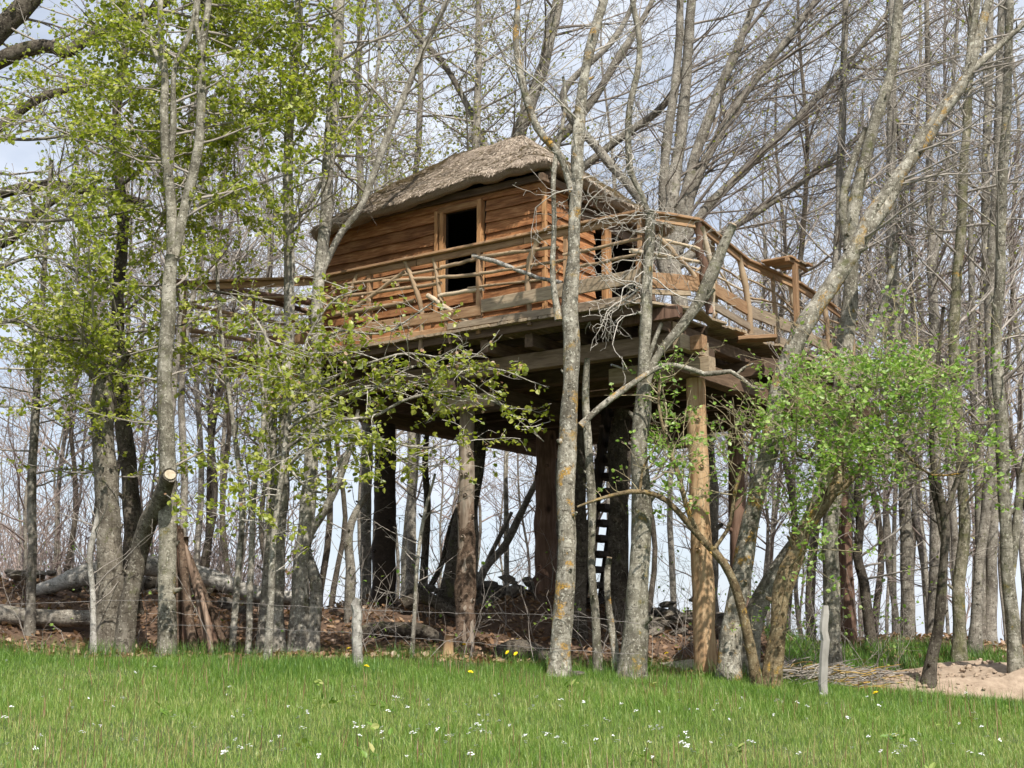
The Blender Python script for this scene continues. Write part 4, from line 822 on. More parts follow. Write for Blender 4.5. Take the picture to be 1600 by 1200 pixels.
# wind-swept beech behind the right end of the house
tree('swept_beech', 'many stemmed beech behind the deck with branches sweeping to the upper right',
     [[(1108, 985, 34), (1104, 700, 32), (1060, 470, 32), (1046, 340, 28), (1062, 230, 25), (1072, 120, 22), (1080, 0, 20), (1086, -70, 18)],
      [(1050, 420, 26), (1066, 320, 24), (1088, 240, 22), (1116, 160, 20), (1150, 80, 17), (1190, -20, 14), (1215, -70, 11)], [(1054, 430, 23), (1082, 300, 20), (1124, 210, 18), (1170, 140, 16), (1230, 60, 15), (1290, -20, 10)],
      [(1050, 430, 24), (1036, 300, 21), (1048, 180, 19), (1060, 80, 16), (1066, -60, 13)], [(1050, 400, 24), (1110, 320, 20), (1180, 250, 17), (1260, 170, 13), (1340, 80, 10), (1400, 0, 7)], [(1052, 420, 22), (1120, 370, 17), (1200, 320, 14), (1300, 250, 10), (1390, 170, 7)],
      [(1044, 440, 24), (1010, 330, 20), (940, 240, 18), (880, 150, 15), (960, 60, 12), (1010, -40, 9)], [(1040, 300, 18), (960, 390, 13), (900, 420, 10), (840, 440, 7)]][:7], 22.5, B_GREY, TW_MID,
     br=[dict(stem=1, n=18, t=(.15, 1), L=(2.0, 4.6), az=(-.9, .9), el=(.35, 1.0), S=S_SWEEP3, r=.03), dict(stem=2, n=20, t=(.12, 1), L=(2.0, 5.0), az=(-.9, .9), el=(.3, .95), S=S_SWEEP3, r=.03), dict(stem=4, n=20, t=(.1, 1), L=(1.8, 4.4), az=(-.9, .9), el=(.2, .85), S=S_SWEEP3, r=.026),
         dict(stem=5, n=18, t=(.1, 1), L=(1.6, 4.0), az=(-.9, .9), el=(.1, .75), S=S_SWEEP3, r=.022), dict(stem=3, n=14, t=(.2, 1), L=(1.5, 3.2), el=(.1, .9), S=S_SWEEP3, r=.02), dict(stem=0, n=14, t=(.5, 1), L=(1.6, 3.6), az=(-1, 1), el=(.1, .8), S=S_SWEEP3, r=.024), dict(stem=6, n=12, t=(.3, 1), L=(1.2, 2.6), el=(.1, .9), S=S_SWEEP3, r=.016)],
     leaf=dict(per_m=4.5, size=.05, mat=LF_YOUNG, spread=.03, mn=0, keep=lambda q: .9 if pxof(q)[0] > 1120 else .35))
tree('roof_beech', 'large grey beech rising directly behind the thatched ridge',
     [[(868, 985, 34), (862, 600, 32), (808, 260, 30), (828, 170, 28), (852, 90, 25), (872, 0, 22), (884, -70, 20)], [(806, 300, 24), (850, 240, 20), (910, 180, 18), (960, 100, 16), (1010, 20, 12), (1040, -50, 9)], [(804, 330, 22), (870, 290, 20), (950, 230, 18), (1040, 160, 14), (1080, 80, 10)],
      [(800, 340, 22), (750, 210, 16), (700, 110, 13), (640, 40, 10), (600, -30, 7)]], 24.0, B_GREY, TW_MID,
     br=[dict(stem=0, n=22, t=(.6, 1), L=(2, 4.4), el=(.0, .8), S=S_SWEEP3, r=.028), dict(stem=1, n=14, t=(.15, 1), L=(1.6, 3.6), az=(-1, 1.2), el=(.1, .8), S=S_SWEEP3, r=.022), dict(stem=2, n=14, t=(.15, 1), L=(1.6, 3.6), az=(-1, 1.2), el=(.1, .7), S=S_SWEEP3, r=.02), dict(stem=3, n=18, t=(.15, 1), L=(1.6, 3.6), el=(-.1, .8), S=S_MID, r=.02)],
     leaf=dict(per_m=7, size=.055, mat=LF_YOUNG, spread=.03, mn=0, keep=lambda q: .95 if pxof(q)[0] < 790 else .15))
for nm, lab, px0, px1, wd, Y_ in [('leafing_tree', 'upright grey tree with olive young leaves above the left of the thatch', 735, 745, 20, 23.5), ('leafing_tree', 'young leafing tree between the leaning limb and the thatch', 640, 655, 15, 25.5), ('leafing_tree', 'young leafing tree behind the left eave of the thatch', 570, 560, 18, 22.8)]:
    tree(nm, lab, [[(px0, 985, wd * 1.3), (px0 + 4, 700, wd * 1.2), (px0, 400, wd), (px1, 200, wd * .8), (px1 + 4, -60, wd * .6)]], Y_, B_GREY, TW_GREY, br=[dict(n=36, t=(.42, 1), L=(1.6, 3.4), el=(-.1, .8), S=S_MID, r=.024)],
         leaf=dict(per_m=12, size=.06, mat=LF_YOUNG, spread=.04, mn=1), group='leafing trees behind the thatch')
# trunks under the deck, its shade put into their dark bark colour
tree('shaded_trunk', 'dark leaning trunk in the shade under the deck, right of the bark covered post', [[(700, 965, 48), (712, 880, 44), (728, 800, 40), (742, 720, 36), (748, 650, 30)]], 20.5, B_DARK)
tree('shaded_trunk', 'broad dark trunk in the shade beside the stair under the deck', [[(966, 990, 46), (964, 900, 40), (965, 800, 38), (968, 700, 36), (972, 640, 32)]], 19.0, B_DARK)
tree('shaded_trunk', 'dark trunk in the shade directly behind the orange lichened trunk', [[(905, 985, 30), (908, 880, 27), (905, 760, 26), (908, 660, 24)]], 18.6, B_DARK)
for lab, pts, Y_, bm in [('thin forked dark tree seen between the dark double post and the barked post', [[(664, 985, 20), (662, 900, 18), (668, 800, 15), (664, 720, 12), (672, 640, 8)], [(664, 930, 12), (690, 880, 11), (704, 820, 9), (720, 780, 6)]], 21, B_DARK), ('pale mossy trunk seen right of the dark double post', [[(636, 975, 24), (636, 880, 22), (642, 790, 20), (650, 700, 17), (655, 620, 14)]], 27, B_FEW),
                         ('crooked pale branch like tree seen under the deck against the sky', [[(740, 975, 18), (752, 900, 17), (790, 850, 15), (820, 790, 13), (850, 730, 10)], [(744, 920, 10), (770, 860, 10), (800, 800, 7)]], 24, B_GREY), ('thin upright pale tree seen under the deck against the sky', [[(790, 985, 12), (792, 860, 11), (790, 740, 9), (796, 640, 7)]], 25, B_PALE),
                         ('leaning thin grey tree in front of the root and bracken', [[(643, 1012, 9), (648, 960, 8), (652, 880, 8), (664, 800, 7), (680, 740, 5)]], 16.6, B_PALE), ('grey stub of a tree behind the left fence post', [[(545, 985, 22), (548, 900, 20), (545, 840, 18), (556, 800, 14), (575, 770, 9)]], 19, B_GREY),
                         ('broken grey snag with bare twigs left of the thick pollarded trunk', [[(148, 1000, 14), (146, 930, 11), (140, 870, 12), (150, 820, 10), (152, 795, 6)]], 16.4, B_DEAD)]:
    tree('thin_tree', lab, pts, Y_, bm, TW_DARK if bm is B_DARK else TW_GREY, br=[dict(n=9, t=(.3, 1), L=(.5, 1.3), el=(0, .9), S=S_BARE, r=.01)])

# ------------------------------------------------------------------ the wood behind: a few kinds, many individuals
def proto(height, r, nbr, L0, L1, sweep, leafy, bm, tm, t0=.36):
    root = empty('bare_tree', (0, 0, 0)); n = 22; sd = R() * 90
    P = [(.35 * mnoise.noise(Vector((sd, i * .22, 0))) + sweep * .06 * height * (i / n) ** 2, .35 * mnoise.noise(Vector((sd + 30, i * .22, 0))), -1.5 + (height + 1.5) * i / n) for i in range(n + 1)]
    Rd = [max(.012, r * (1 - .8 * i / n)) for i in range(n + 1)]
    V, f = rough_tube(P, Rd, 8, .06); link('trunk', mesh_np('trunk', V, f), bm, root)
    S = spec(lv=2, dens=[3.2, 4.6, 3], seg=[6, 4, 3], wob=[.1, .14, .18], trop=[(.03 * sweep, 0, .06), (.03 * sweep, 0, .05), (.02 * sweep, 0, .03)], lr=[.44, .44, .4], ang=[.6, .65, .7], rmin=.006)
    out = [[], [], []]; tips = []
    for j in range(nbr):
        t = t0 + (1 - t0) * (j + R()) / nbr; p, rr, d = along(P, Rd, t); a = R() * 6.283; e = random.uniform(.15, .9)
        grow(out, tips, p, (math.cos(a) * math.cos(e), math.sin(a) * math.cos(e), math.sin(e)), random.uniform(L0, L1) * (1.1 - .55 * t), max(.01, min(.045, rr * .55)), 0, S)
    finish_crown(root, out, tips, tm, young(leafy) if leafy else None)
    return root
def copy_tree(o, parent=None):
    c = o.copy(); COL.objects.link(c); c.parent = parent
    for ch in o.children: copy_tree(ch, c)
    return c
PROTO = [proto(16, .095, 34, 2.2, 4.4, 0, 0, B_GREY, TW_GREY), proto(17, .085, 36, 2., 3.8, .6, 0, B_PALE, TW_GREY), proto(14, .075, 34, 1.8, 3.6, 1.0, .9, B_GREY, TW_PURP), proto(15, .11, 38, 2.4, 5, .3, 1.2, B_DARK, TW_GREY, .4), proto(9, .05, 36, 1.4, 2.8, 0, 0, B_GREY, TW_PURP, .15)]
used = set()
def place(k, x, y, s, rz, lab, grp, z=None):
    o = PROTO[k] if k not in used else copy_tree(PROTO[k]); used.add(k)
    o.location = (x, y, ground_z(x, y) if z is None else z); o.scale = (s, s, s); o.rotation_euler = (0, 0, rz); tag(o, lab, 'tree', grp)
random.seed(21)
zones = [  # px range, Y range, count, kinds, label, group
    (0, 430, 27, 50, 28, (0, 1, 2, 3, 4, 4), 'bare grey tree in the wood behind the left-hand foliage', 'bare trees behind the left foliage'),
    (430, 800, 34, 56, 12, (0, 1, 2, 3, 4), 'bare grey tree in the wood behind the thatched hut', 'bare trees behind the hut'),
    (800, 1150, 30, 50, 12, (0, 1, 2, 3), 'bare grey tree in the wood behind the deck corner', 'bare trees behind the deck corner'),
    (1150, 1620, 26, 48, 34, (0, 1, 1, 2, 3, 2, 4), 'bare grey tree in the wood on the right beyond the bank', 'bare trees beyond the right bank')]
for a, b, y0, y1, n, kinds, lab, grp in zones:
    for j in range(n):
        px = a + (b - a) * (j + R()) / n; y = y0 + (y1 - y0) * R() ** 1.2; x = (px - 800) / F * y
        place(random.choice(kinds), x, y, random.uniform(.8, 1.2), random.uniform(-.5, .5) if px > 1000 else R() * 6.28, lab, grp)
# distant thicket that reads as one mass
def thicket():
    out = []; random.seed(5)
    for k in range(9000):
        y = random.uniform(44, 62); px = -60 + 1720 * R()
        dens = .9 if px < 480 else .0 if px < 1150 else .06
        if R() > dens: continue
        x = (px - 800) / F * y; z = ground_z(x, y) - .3; h = random.uniform(2.5, 7.5) * (1.0 if px < 560 else .55); p = [x, y, z]; d = [G() * .12, G() * .12, 1]; pts = []; n = 5
        if R() < .6: z0 = random.uniform(1, h); p[2] += z0; h = random.uniform(.8, 2.2); d = [G() * .7, G() * .4, .7]
        for i in range(n):
            pts.append(tuple(p)); d = nrm(d[0] + G() * .18, d[1] + G() * .18, d[2] + .05); p = [p[k] + d[k] * h / n for k in range(3)]
        r = random.uniform(.010, .03); out.append((pts, [r * (1 - .15 * i) for i in range(n)]))
    V, f = tubes(out, 3); tag(link('thicket', mesh_np('thicket', V, f), TW_PURP), 'distant thicket of thin purplish bare stems behind the left trees', 'thicket', kind='stuff')
thicket()
random.seed(31)

# ------------------------------------------------------------------ things on the ground
def on_ground(px, Y): x = at(px, 980, Y).x; return Vector((x, Y, ground_z(x, Y)))
def log(name, lab, pix, Y, m, cat='log', group=None, lift=None, amp=.08, capm=M_CUTOLD):
    """pix: (px, lift above ground in m, width px[, Y])"""
    W = []
    for q in pix:
        yy = q[3] if len(q) > 3 else Y; g = on_ground(q[0], yy); r = q[2] / 2 * yy / F; W.append((g.x, g.y, g.z + r * .75 + q[1], r))
    C = catmull(W, max(8, int(sum(math.dist(W[i][:3], W[i + 1][:3]) for i in range(len(W) - 1)) / .12))); sd = R() * 50
    P = [tuple(c[:3]) for c in C]; Rd = [c[3] * (1 + .14 * mnoise.noise(Vector((sd, i * .5, 0)))) for i, c in enumerate(C)]
    root = empty(name, (W[0][0], W[0][1], W[0][2] - W[0][3]), lab, cat, group); off = tuple(root.location)
    V, f = rough_tube(P, Rd, 12, amp, off); link('trunk', mesh_np('trunk', V, f), m, root)
    for e, e2 in ((0, 1), (-1, -2)):
        a, b = Vector(P[e2]), Vector(P[e]); d = (b - a).normalized(); V, f = tubes([([b - d * .003, b + d * .01], [Rd[e] * .95, Rd[e] * .9])], 12, Vector(off), cap=True); link('cut_end', mesh_np('cut_end', V, f, False), capm, root)
    return root
log('fallen_log', 'pale silver fallen log lying behind the pollarded trunk', [(40, .0, 14), (80, .12, 22), (130, .28, 34), (185, .35, 34), (240, .34, 30), (320, .3, 28), (400, .28, 24), (470, .25, 20)], 19.6, B_DEAD)
log('fallen_log', 'dark mossy fallen log at the lower left edge in front of the silver log', [(-60, .05, 30), (20, .05, 28), (80, .10, 26), (130, .12, 26), (180, .14, 22)], 18.4, B_GREY)
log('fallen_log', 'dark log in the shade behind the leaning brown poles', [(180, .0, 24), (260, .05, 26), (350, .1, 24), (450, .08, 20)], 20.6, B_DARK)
log('root_limb', 'thick gnarled dark limb lying on the ground between the double post and the barked post', [(565, .0, 20), (590, .05, 22), (620, .06, 22), (655, .08, 22), (680, .02, 18), (694, -.05, 13)], 18.2, B_DARK, 'limb')
log('root_limb', 'second dark limb curving over the ground behind the barked post', [(630, .1, 20), (655, .22, 22), (680, .2, 20), (705, .1, 16), (735, .02, 12)], 19.2, B_DARK, 'limb')
log('cut_branch', 'short sawn branch lying right of the barked post with pale end', [(732, .0, 12), (745, .02, 12), (754, .03, 11)], 17.2, B_BROWN, 'branch')
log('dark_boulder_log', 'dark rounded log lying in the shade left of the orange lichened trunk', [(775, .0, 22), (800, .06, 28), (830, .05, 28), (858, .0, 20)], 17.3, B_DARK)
st = on_ground(701, 17.0)
so = empty('tree_stump', (st.x, st.y, st.z), 'small pale brown stump at the foot of the barked post', 'stump'); V, f = rough_tube([(st.x, st.y, st.z - .1), (st.x, st.y, st.z + .12), (st.x + .01, st.y, st.z + .3)], [.075, .065, .06], 12, .08, tuple(so.location)); link('trunk', mesh_np('trunk', V, f), L_PEEL, so)
V, f = tubes([([(st.x + .01, st.y, st.z + .298), (st.x + .01, st.y, st.z + .306)], [.056, .054])], 12, Vector(so.location), cap=True); link('cut_face', mesh_np('cut_face', V, f, False), M_CUTOLD, so)
# brown poles leaning together
PL = ['leftmost brown pole of the stack leaning behind the forked tree', 'second brown pole from the left in the leaning stack', 'thick middle brown pole of the leaning stack', 'twisted brown pole right of the middle in the leaning stack', 'rearmost brown pole of the leaning stack', 'longest brown pole sloping down to the right in the leaning stack', 'rightmost brown pole of the leaning stack', 'short brown pole at the front of the leaning stack']
for k, (bx, tx, ty, wd, Y_) in enumerate([(280, 276, 850, 18, 17.2), (293, 280, 858, 19, 16.9), (306, 282, 835, 24, 16.7), (330, 288, 850, 16, 16.8), (318, 292, 846, 15, 17.3), (346, 280, 830, 18, 16.9), (362, 276, 828, 16, 17.1), (334, 304, 895, 14, 16.6)]):
    b = on_ground(bx, Y_); t = at(tx, ty, 16.95); mid = b.lerp(t, .5) + Vector((G() * .04, G() * .03, 0)); b.z -= .06
    r = wd * .62 / 2 * 16.9 / F; C = catmull([tuple(b), tuple(mid), tuple(t + (t - b) * .04)], 18); o = empty('brown_pole', b, PL[k], 'pole', 'brown poles leaning together')
    V, f = rough_tube([tuple(c) for c in C], [r * (1.1 - .3 * i / 17) for i in range(18)], 9, .12, tuple(b)); link('shaft', mesh_np('shaft', V, f), (B_BROWN, L_RED, B_BROWN, L_BROWN)[k % 4], o)
# fence stakes and wire
def stake(px, py, topy, wd, lab, m, lean=0):
    g = ground_hit(px, py); o = empty('fence_stake', g, lab, 'fence post', 'old fence stakes'); t = at(px + lean, topy, g.y); h = t.z - g.z; r = wd / 2 * g.y / F
    P = [(g.x + (t.x - g.x) * i / 12 + .006 * G(), g.y, g.z - .15 + (h + .15) * i / 12) for i in range(13)]
    V, f = rough_tube(P, [r * (1.05 - .12 * i / 12) * (1 if i < 12 else .8) for i in range(13)], 8, .05, tuple(g)); link('shaft', mesh_np('shaft', V, f, False), m, o); return g, t
s1 = stake(559, 1042, 935, 16, 'round grey weathered fence stake in the grass left of the barked post', B_DEAD, -2)
s2 = stake(1285, 1088, 946, 14, 'flat silver grey fence stake in the grass by the sandy heap', W_SILVER, 4)
def wire(lab, pts):
    C = catmull([tuple(p) for p in pts], 60); P = [(c[0] + .004 * G(), c[1] + .004 * G(), c[2] + .004 * G()) for c in C]; o = empty('fence_wire', P[0], lab, 'wire', 'wires of the old fence')
    V, f = tubes([(P, [.003] * 60)], 5, Vector(P[0])); link('strand', mesh_np('strand', V, f), M_WIRE, o)
    for k in range(3, 58, 3):
        a = Vector(P[k]); V, f = tubes([([a + Vector((-.012, 0, -.02)), a + Vector((.012, 0, .02))], [.0022] * 2), ([a + Vector((.012, 0, -.02)), a + Vector((-.012, 0, .02))], [.0022] * 2)], 3, Vector(P[0])); link('barb', mesh_np('barb', V, f), M_WIRE, o)
wire('upper rusty wire strung between the trunks and the round grey stake', [at(-20, 945, 16.2), at(262, 938, 16.0), at(557, 952, s1[0].y), at(720, 958, 15.9), at(880, 962, 14.85), at(1000, 975, 14.9)])
wire('lower rusty wire sagging over the grass past the round grey stake', [at(262, 975, 16.0), at(557, 990, s1[0].y), at(720, 1003, 15.6), at(880, 1015, 14.85), at(1000, 1022, 14.85)])
# stones of the tumbled bank wall and slab under the post
def stone_mesh(seed, flat=.55):
    random.seed(seed); V = []; ns, nr = 8, 5
    for i in range(nr):
        ph = -math.pi / 2 + math.pi * (i + .5) / nr
        for j in range(ns):
            th = 2 * math.pi * j / ns; k = 1 + .25 * G() * .8; c = abs(math.cos(ph)) ** .6
            V.append((c * math.cos(th) * k, c * math.sin(th) * k * .8, math.sin(ph) * flat))
    idx = np.arange(nr * ns).reshape(nr, ns); a = idx[:-1]; b = np.roll(a, -1, 1); d = idx[1:]; c = np.roll(d, -1, 1)
    return mesh_np('stone', V, [np.stack([a, b, c, d], -1).reshape(-1, 4), idx[:1, ::-1], idx[-1:]], smooth=False)
SM = [stone_mesh(k) for k in range(6)]
for m_ in SM: m_.materials.append(M_STONE)
random.seed(77)
def rubble(name, lab, spots):
    c = spots[len(spots) // 2]; root = empty(name, (c[0], c[1], ground_z(c[0], c[1])), lab, 'stone wall'); root['kind'] = 'thing'
    for (x, y, dz, s) in spots:
        o = link('stone', random.choice(SM), None, root); o.location = Vector((x, y, ground_z(x, y) + dz)) - root.location; o.scale = (s, s, s * random.uniform(.6, 1)); o.rotation_euler = (G() * .2, G() * .2, R() * 6.28)
def row(px0, px1, Y0, Y1, n, hmax, smin=.09, smax=.2):
    L_ = []
    for k in range(n):
        y = random.uniform(Y0, Y1); g = on_ground(random.uniform(px0, px1), y); L_.append((g.x, y, hmax * R() ** 1.5, random.uniform(smin, smax)))
    return L_
rubble('rubble_wall', 'low wall of tumbled stones under the house between the posts', row(640, 900, 20.6, 21.4, 75, .34))
rubble('rubble_wall', 'tumbled stones at the foot of the bank behind the fallen logs', row(-30, 420, 19.8, 21.5, 45, .2))
rubble('rubble_wall', 'tumbled dark stones in the shade behind the peeled log post', row(1010, 1130, 19, 20.2, 30, .35))
g = ground_hit(1105, 1049); sb = link('stone_slab', stone_mesh(12, .3), M_SLAB); sb.location = g + Vector((.05, -.12, .03)); sb.scale = (.5, .3, .42); tag(sb, 'flat pale stone slab at the foot of the peeled log post', 'slab', kind='thing')
sb2 = link('stone_slab', stone_mesh(14, .4), M_STONE); sb2.location = on_ground(900, 15.0) + Vector((0, 0, .03)); sb2.scale = (.09, .07, .09); tag(sb2, 'small grey stone at the foot of the orange lichened trunk', 'stone', kind='thing')
# sandy heap
def heap():
    NX, NY = 70, 34; V = []; g0 = on_ground(1440, 16.2)
    for j in range(NY):
        for i in range(NX):
            u, v = i / (NX - 1), j / (NY - 1); x = 3.3 + 6.6 * u; y = 15.5 + 2.6 * v
            e = min(1, min(u, 1 - u) * 6) * min(1, min(v, 1 - v) * 4); e = e * e * (3 - 2 * e)
            h = (.14 + .26 * sstep(.15, .5, u)) * e * (1 + .35 * mnoise.noise(Vector((x * 1.2, y * 1.2, 8)))) + .05 * e * mnoise.noise(Vector((x * 3.5, y * 3.5, 1))) + .025 * e * mnoise.noise(Vector((x * 11, y * 11, 1))) - .05 * (1 - e)
            V.append((x - g0.x, y - g0.y, ground_z(x, y) + h + .01 - g0.z))
    idx = np.arange(NX * NY).reshape(NY, NX); q = np.stack([idx[:-1, :-1], idx[:-1, 1:], idx[1:, 1:], idx[1:, :-1]], -1).reshape(-1, 4)
    o = link('sand_heap', mesh_np('sand_heap', V, [q]), M_SAND); o.location = g0; 
    o2 = []
    for k in range(420):
        x = random.uniform(3.6, 8.5); y = random.uniform(15.6, 17.4); i_, j_ = int((x - 3.3) / 6.6 * (NX - 1)), int((y - 15.5) / 2.6 * (NY - 1)); v = V[j_ * NX + i_]; r = random.uniform(.006, .028); q = Vector(v) + Vector((G() * .03, G() * .03, 0))
        o2.append(([q + Vector((-r, G() * r, 0)), q + Vector((-r * .4, 0, r * .5)), q + Vector((r * .5, 0, r * .4)), q + Vector((r, G() * r, 0))], [r * .5, r, r * .9, r * .4]))
    VV, ff = tubes(o2, 6); tag(link('clods', mesh_np('clods', VV, ff, False), M_SAND, o), kind='stuff')
    tag(o, 'heap of bare pinkish sandy soil at the right edge of the meadow', 'soil heap', kind='thing')
heap()
# heap of cut sticks with yellow lichen
def brush():
    out = []
    for k in range(260):
        g = on_ground(random.uniform(1215, 1385), random.uniform(15.4, 16.6)); a = random.gauss(.1, .9); L_ = random.uniform(.2, .7); d = Vector((math.cos(a), math.sin(a) * .5, random.uniform(-.15, .3))); p = g + Vector((0, 0, random.uniform(.02, .2)))
        out.append(([tuple(p + d * L_ * (t - .5) + Vector((G(), G(), G())) * .015) for t in (0, .33, .66, 1)], [random.uniform(.003, .008)] * 4))
    g0 = on_ground(1290, 16); o = empty('stick_pile', g0, 'pile of cut sticks with yellow lichen beside the flat grey stake', 'brushwood'); V, f = tubes(out[:190], 5, g0); tag(link('sticks', mesh_np('sticks', V, f), TW_GREY, o), kind='stuff'); V, f = tubes(out[190:], 5, g0); tag(link('lichened_sticks', mesh_np('lichened_sticks', V, f), TW_YEL, o), kind='stuff')
brush()
# leaf litter on the bank and under the house
P = []
for k in range(15000):
    y = 15.9 + 8 * R() ** 1.3; x = random.uniform(-.45, .46) * y
    if y < 16.6 + .5 * mnoise.noise(Vector((x, 0, 0))) and R() < .6: continue
    if x > 3.4 and y < 18.4: continue
    P.append((x, y, ground_z(x, y) + .01 + .04 * R()))
leaves('leaf_litter', P, .075, LF_DRY, None, droop=0, flat=.5); bpy.data.objects['leaf_litter']['label'] = 'brown dead leaves covering the bank under the trees'; bpy.data.objects['leaf_litter']['category'] = 'leaf litter'
# undergrowth: thin dead stems and brambles along the edge of the wood
def brushwood():
    out = [[], [], []]; tips = []; S = spec(lv=1, dens=[4, 3], seg=[6, 4], wob=[.2, .25], trop=[(0, 0, .0), (0, 0, 0)], lr=[.45, .4], rmin=.0025)
    for k in range(260):
        y = random.uniform(16.2, 22); px = random.choice([random.uniform(-20, 420), random.uniform(480, 880), random.uniform(900, 1150), random.uniform(1180, 1420)]); g = on_ground(px, y); d = nrm(G() * .5, G() * .3, 1)
        grow(out, tips, tuple(g), d, random.uniform(.4, 1.4), .006, 0, S)
    V, f = tubes(out[0] + [t for t in out[1]] , 3) if False else tubes(out[0] + out[1], 3)
    tag(link('undergrowth', mesh_np('undergrowth', V, f), TW_GREY), 'thin bare undergrowth stems along the edge of the wood', 'undergrowth', kind='stuff')
    pts = leaf_points(tips, 5, .03, lambda q: .25 if pxof(q)[0] < 1150 else 1, 0); leaves('undergrowth_leaves', pts, .05, LF_SHRUB, None); tag(bpy.data.objects['undergrowth_leaves'], 'small green leaves on the undergrowth at the edge of the wood', 'undergrowth', kind='stuff')
brushwood()

# ------------------------------------------------------------------ meadow grass
def blades(name, X, Yy, H, Wd, mat, lab, lean=.55, rnd=None):
    n = len(X); Z = np.array([ground_z(a, b) for a, b in zip(X, Yy)]) - .01
    yaw = RNG.uniform(0, 6.283, n); ln = np.abs(RNG.normal(0, lean, n)); bx, by = np.cos(yaw) * ln * H, np.sin(yaw) * ln * H
    fx, fy = np.cos(yaw + 1.57 + RNG.normal(0, .5, n)) * Wd / 2, np.sin(yaw + 1.57) * Wd / 2
    base = np.stack([X, Yy, Z], 1); sd = np.stack([fx, fy, np.zeros(n)], 1); tip = np.stack([bx, by, H], 1); mid = np.stack([bx * .35, by * .35, H * .58], 1)
    V = np.stack([base - sd, base + sd, base + mid + sd * .8, base + mid - sd * .8, base + tip], 1).reshape(-1, 3); i = np.arange(n)[:, None] * 5
    me = mesh_np(name, V, [i + np.array([[0, 1, 2, 3]]), i + np.array([[3, 2, 4]])], False)
    a = me.attributes.new('rnd', 'FLOAT', 'POINT'); rr = RNG.uniform(0, 1, n) if rnd is None else rnd; a.data.foreach_set('value', np.repeat(np.clip(rr, 0, 1), 5).astype(np.float32))
    return tag(link(name, me, mat), lab, 'grass', kind='stuff')
def meadow():
    n = 340000; Yy = np.sqrt(RNG.uniform(7.2 ** 2, 16.6 ** 2, n)); X = RNG.uniform(-.5, .5, n) * Yy * 1.06
    edge = np.array([15.75 + .55 * mnoise.noise(Vector((x * .9, 0, 0))) + .15 * mnoise.noise(Vector((x * 4, 2, 0))) for x in X])
    edge = np.where(X > 3.6, 15.72 + .0 * edge + .25 * (edge - 15.75), edge); k = Yy < edge - .25 + RNG.exponential(.16, n); X, Yy = X[k], Yy[k]
    patch = np.array([mnoise.noise(Vector((x * .55, y * .35, 7))) + .6 * mnoise.noise(Vector((x * 1.7, y * 1.1, 3))) + .5 * mnoise.noise(Vector((x * 5, y * 3, 5))) for x, y in zip(X, Yy)])
    H = (.042 + .055 * RNG.uniform(0, 1, len(X))) * (1 + .6 * patch); tall = RNG.uniform(0, 1, len(X)) < .05; H = np.where(tall, H * 1.7, H)
    far = np.clip((Yy - 12) / 3, 0, 1)
    rnd = RNG.uniform(0, 1, len(X)) * .62 + .24 * (1 - far) - .22 * patch + tall * .3
    blades('meadow_grass', X, Yy, H, RNG.uniform(.0024, .0046, len(X)), GRASS, 'green meadow grass in front of the trees', rnd=rnd)
    m = 2600; Ys = np.sqrt(RNG.uniform(7.2 ** 2, 15.2 ** 2, m)); Xs = RNG.uniform(-.53, .53, m) * Ys; kk = np.array([mnoise.noise(Vector((x * .8, y * .6, 17))) for x, y in zip(Xs, Ys)]) > .02
    Xs, Ys = Xs[kk], Ys[kk]; blades('sorrel_stalks', Xs, Ys, RNG.uniform(.14, .26, len(Xs)), RNG.uniform(.004, .007, len(Xs)), STALK, 'thin reddish brown flower stalks scattered through the meadow', lean=.2)
    P = []
    for k in range(35):
        y = math.sqrt(random.uniform(7.2 ** 2, 15.6 ** 2)); x = random.uniform(-.53, .53) * y; z = ground_z(x, y)
        for j in range(random.randint(5, 10)): P.append((x + G() * .05, y + G() * .05, z + random.uniform(.02, .08)))
    o = leaves('meadow_weeds', P, .075, GRASS, None, NARROW * np.array([1.3, 1, 1]), droop=-.3, flat=.5); tag(o, 'broad leaved weeds growing among the meadow grass', 'weeds')
    # dark green tufts
    X, Yy = [], []
    for px, py in [(465, 1050), (480, 1040), (640, 1030), (240, 1015), (90, 1010), (360, 1010), (1000, 1050), (1040, 1055), (1250, 1065), (1150, 1060), (830, 1040), (930, 1050), (700, 1045), (560, 1055), (1420, 1100), (1560, 1110), (150, 1020), (20, 1015)]:
        g = ground_hit(px, py)
        if not g: continue
        m = 220; X += list(g.x + RNG.normal(0, .22, m)); Yy += list(np.minimum(g.y + RNG.normal(0, .12, m), 15.9))
    X, Yy = np.array(X), np.array(Yy); blades('grass_tufts', X, Yy, RNG.uniform(.10, .26, len(X)), RNG.uniform(.003, .006, len(X)), GRASS_T, 'taller dark green grass tufts along the edge of the meadow')
    X, Yy = [], []
    for o in bpy.data.objects:
        if o.type == 'EMPTY' and o.get('category') in ('tree', 'shrub', 'pole', 'fence post', 'stump') and 9 < o.location.y < 17.3:
            m = 70; a = RNG.uniform(0, 6.283, m); r = RNG.uniform(.08, .34, m); X += list(o.location.x + np.cos(a) * r); Yy += list(o.location.y + np.sin(a) * r)
    X, Yy = np.array(X), np.array(Yy); blades('edge_grass', X, Yy, RNG.uniform(.10, .26, len(X)), RNG.uniform(.003, .006, len(X)), GRASS_T, 'grass growing round the feet of the front trunks')
    # grass on the bank behind the sandy heap
    n = 9000; X = RNG.uniform(3.6, 7.2, n); Yy = RNG.uniform(17.6, 19.6, n); blades('bank_grass', X, Yy, RNG.uniform(.10, .26, n), RNG.uniform(.005, .009, n), GRASS_T, 'grass on the bank behind the sandy heap')
meadow()
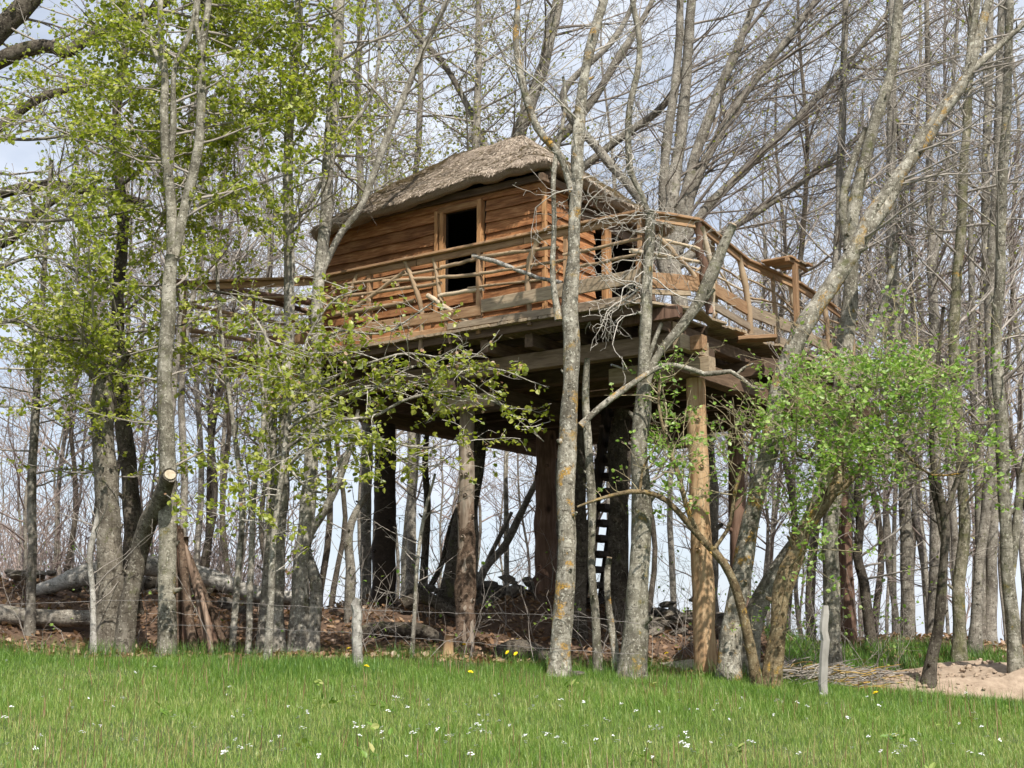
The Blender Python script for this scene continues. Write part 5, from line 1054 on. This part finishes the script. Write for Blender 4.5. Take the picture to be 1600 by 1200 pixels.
# flowers
def flower_mesh(kind):
    V, F4, sl = [], [], None
    if kind == 'dandelion':
        for r, n, z in ((.022, 12, .0), (.014, 10, .006)):
            for j in range(n):
                a = 6.283 * j / n; b = len(V); w_ = .35 * r
                V += [(0, 0, z), (math.cos(a - .25) * r * .8, math.sin(a - .25) * r * .8, z + .006), (math.cos(a) * r, math.sin(a) * r, z + .004), (math.cos(a + .25) * r * .8, math.sin(a + .25) * r * .8, z + .006)]; F4.append((b, b + 1, b + 2, b + 3))
    else:
        for c in range(5):
            cx, cy, cz = random.gauss(0, .013), random.gauss(0, .013), random.uniform(-.014, .018)
            for j in range(4):
                a = 6.283 * j / 4 + c; b = len(V); r = .011
                V += [(cx, cy, cz), (cx + math.cos(a - .6) * r, cy + math.sin(a - .6) * r, cz + .005), (cx + math.cos(a) * r * 1.25, cy + math.sin(a) * r * 1.25, cz + .003), (cx + math.cos(a + .6) * r, cy + math.sin(a + .6) * r, cz + .005)]; F4.append((b, b + 1, b + 2, b + 3))
    return mesh_np('flower_head', V, [np.array(F4)], False)
FM = flower_mesh('dandelion'); FM.materials.append(M_YELLOW); WM = [flower_mesh('cress') for k in range(3)]
for m_ in WM: m_.materials.append(M_WHITE)
V, f = tubes([([(0, 0, -1), (.03, .02, -.5), (0, 0, 0)], [.0025, .0022, .002])], 4); SMESH = mesh_np('stem', V, f); SMESH.materials.append(M_STEM)
def flower(name, g, mesh, h, lab, cat, grp):
    o = empty(name, g, lab, cat, grp); hd = link('flower_head', mesh, None, o); hd.location = (0, 0, h); hd.rotation_euler = (random.gauss(.35, .2), random.gauss(0, .2), R() * 6); s = link('stem', SMESH, None, o); s.location = (0, 0, h); s.scale = (1, 1, h)
    return hd
for px, py in [(544, 1030), (572, 1062), (725, 1016), (735, 1066), (783, 1020), (793, 1030), (802, 1022), (806, 1033), (983, 1028), (990, 1046), (995, 1048), (1042, 1034), (1062, 1026), (940, 1031), (808, 1010), (1370, 1103)]:
    g = ground_hit(px, py + 13)
    if g: flower('dandelion', g, FM, random.uniform(.16, .22), 'yellow dandelion in bloom at the upper edge of the meadow', 'flower', 'dandelions in the meadow').scale = (1.35,) * 3
pts = [(553, 1137), (553, 1080), (633, 1108), (637, 1113), (615, 1106), (671, 1137), (635, 1190), (658, 1186), (735, 1151), (745, 1151), (755, 1152), (765, 1157), (698, 1155), (707, 1163), (735, 1110), (833, 1110), (640, 1148), (567, 1151), (556, 1150), (480, 1122), (465, 1125), (450, 1112), (435, 1165), (210, 1052), (163, 1107), (175, 1115), (190, 1102), (112, 1110), (15, 1117), (5, 1125), (8, 1038), (357, 1077), (390, 1115), (240, 1045),
       (915, 1137), (945, 1135), (958, 1157), (965, 1167), (985, 1165), (1015, 1140), (1022, 1143), (1030, 1148), (1035, 1145), (1072, 1152), (1075, 1157), (1020, 1190), (1010, 1180), (1090, 1110), (1120, 1103), (1062, 1094), (890, 1082), (875, 1105), (1130, 1152), (1425, 1170), (1430, 1171), (1405, 1188), (1540, 1190), (1527, 1134), (1500, 1135), (1440, 1100), (1215, 1103), (1262, 1112), (1210, 1119), (880, 1170), (860, 1160), (930, 1168)]
for k in range(110): pts.append((random.uniform(0, 1600), random.uniform(1085, 1195)))
for px, py in pts:
    for j in range(random.choice((1, 1, 1, 2))):
        g = ground_hit(px + random.uniform(-9, 9) * (j > 0), py + 16 + random.uniform(-4, 4) * (j > 0))
        if g: flower('white_flower', g, random.choice(WM), random.uniform(.09, .15), 'small white meadow flower standing in the grass', 'flower', 'white flowers in the meadow').scale = (random.uniform(.4, .65),) * 3
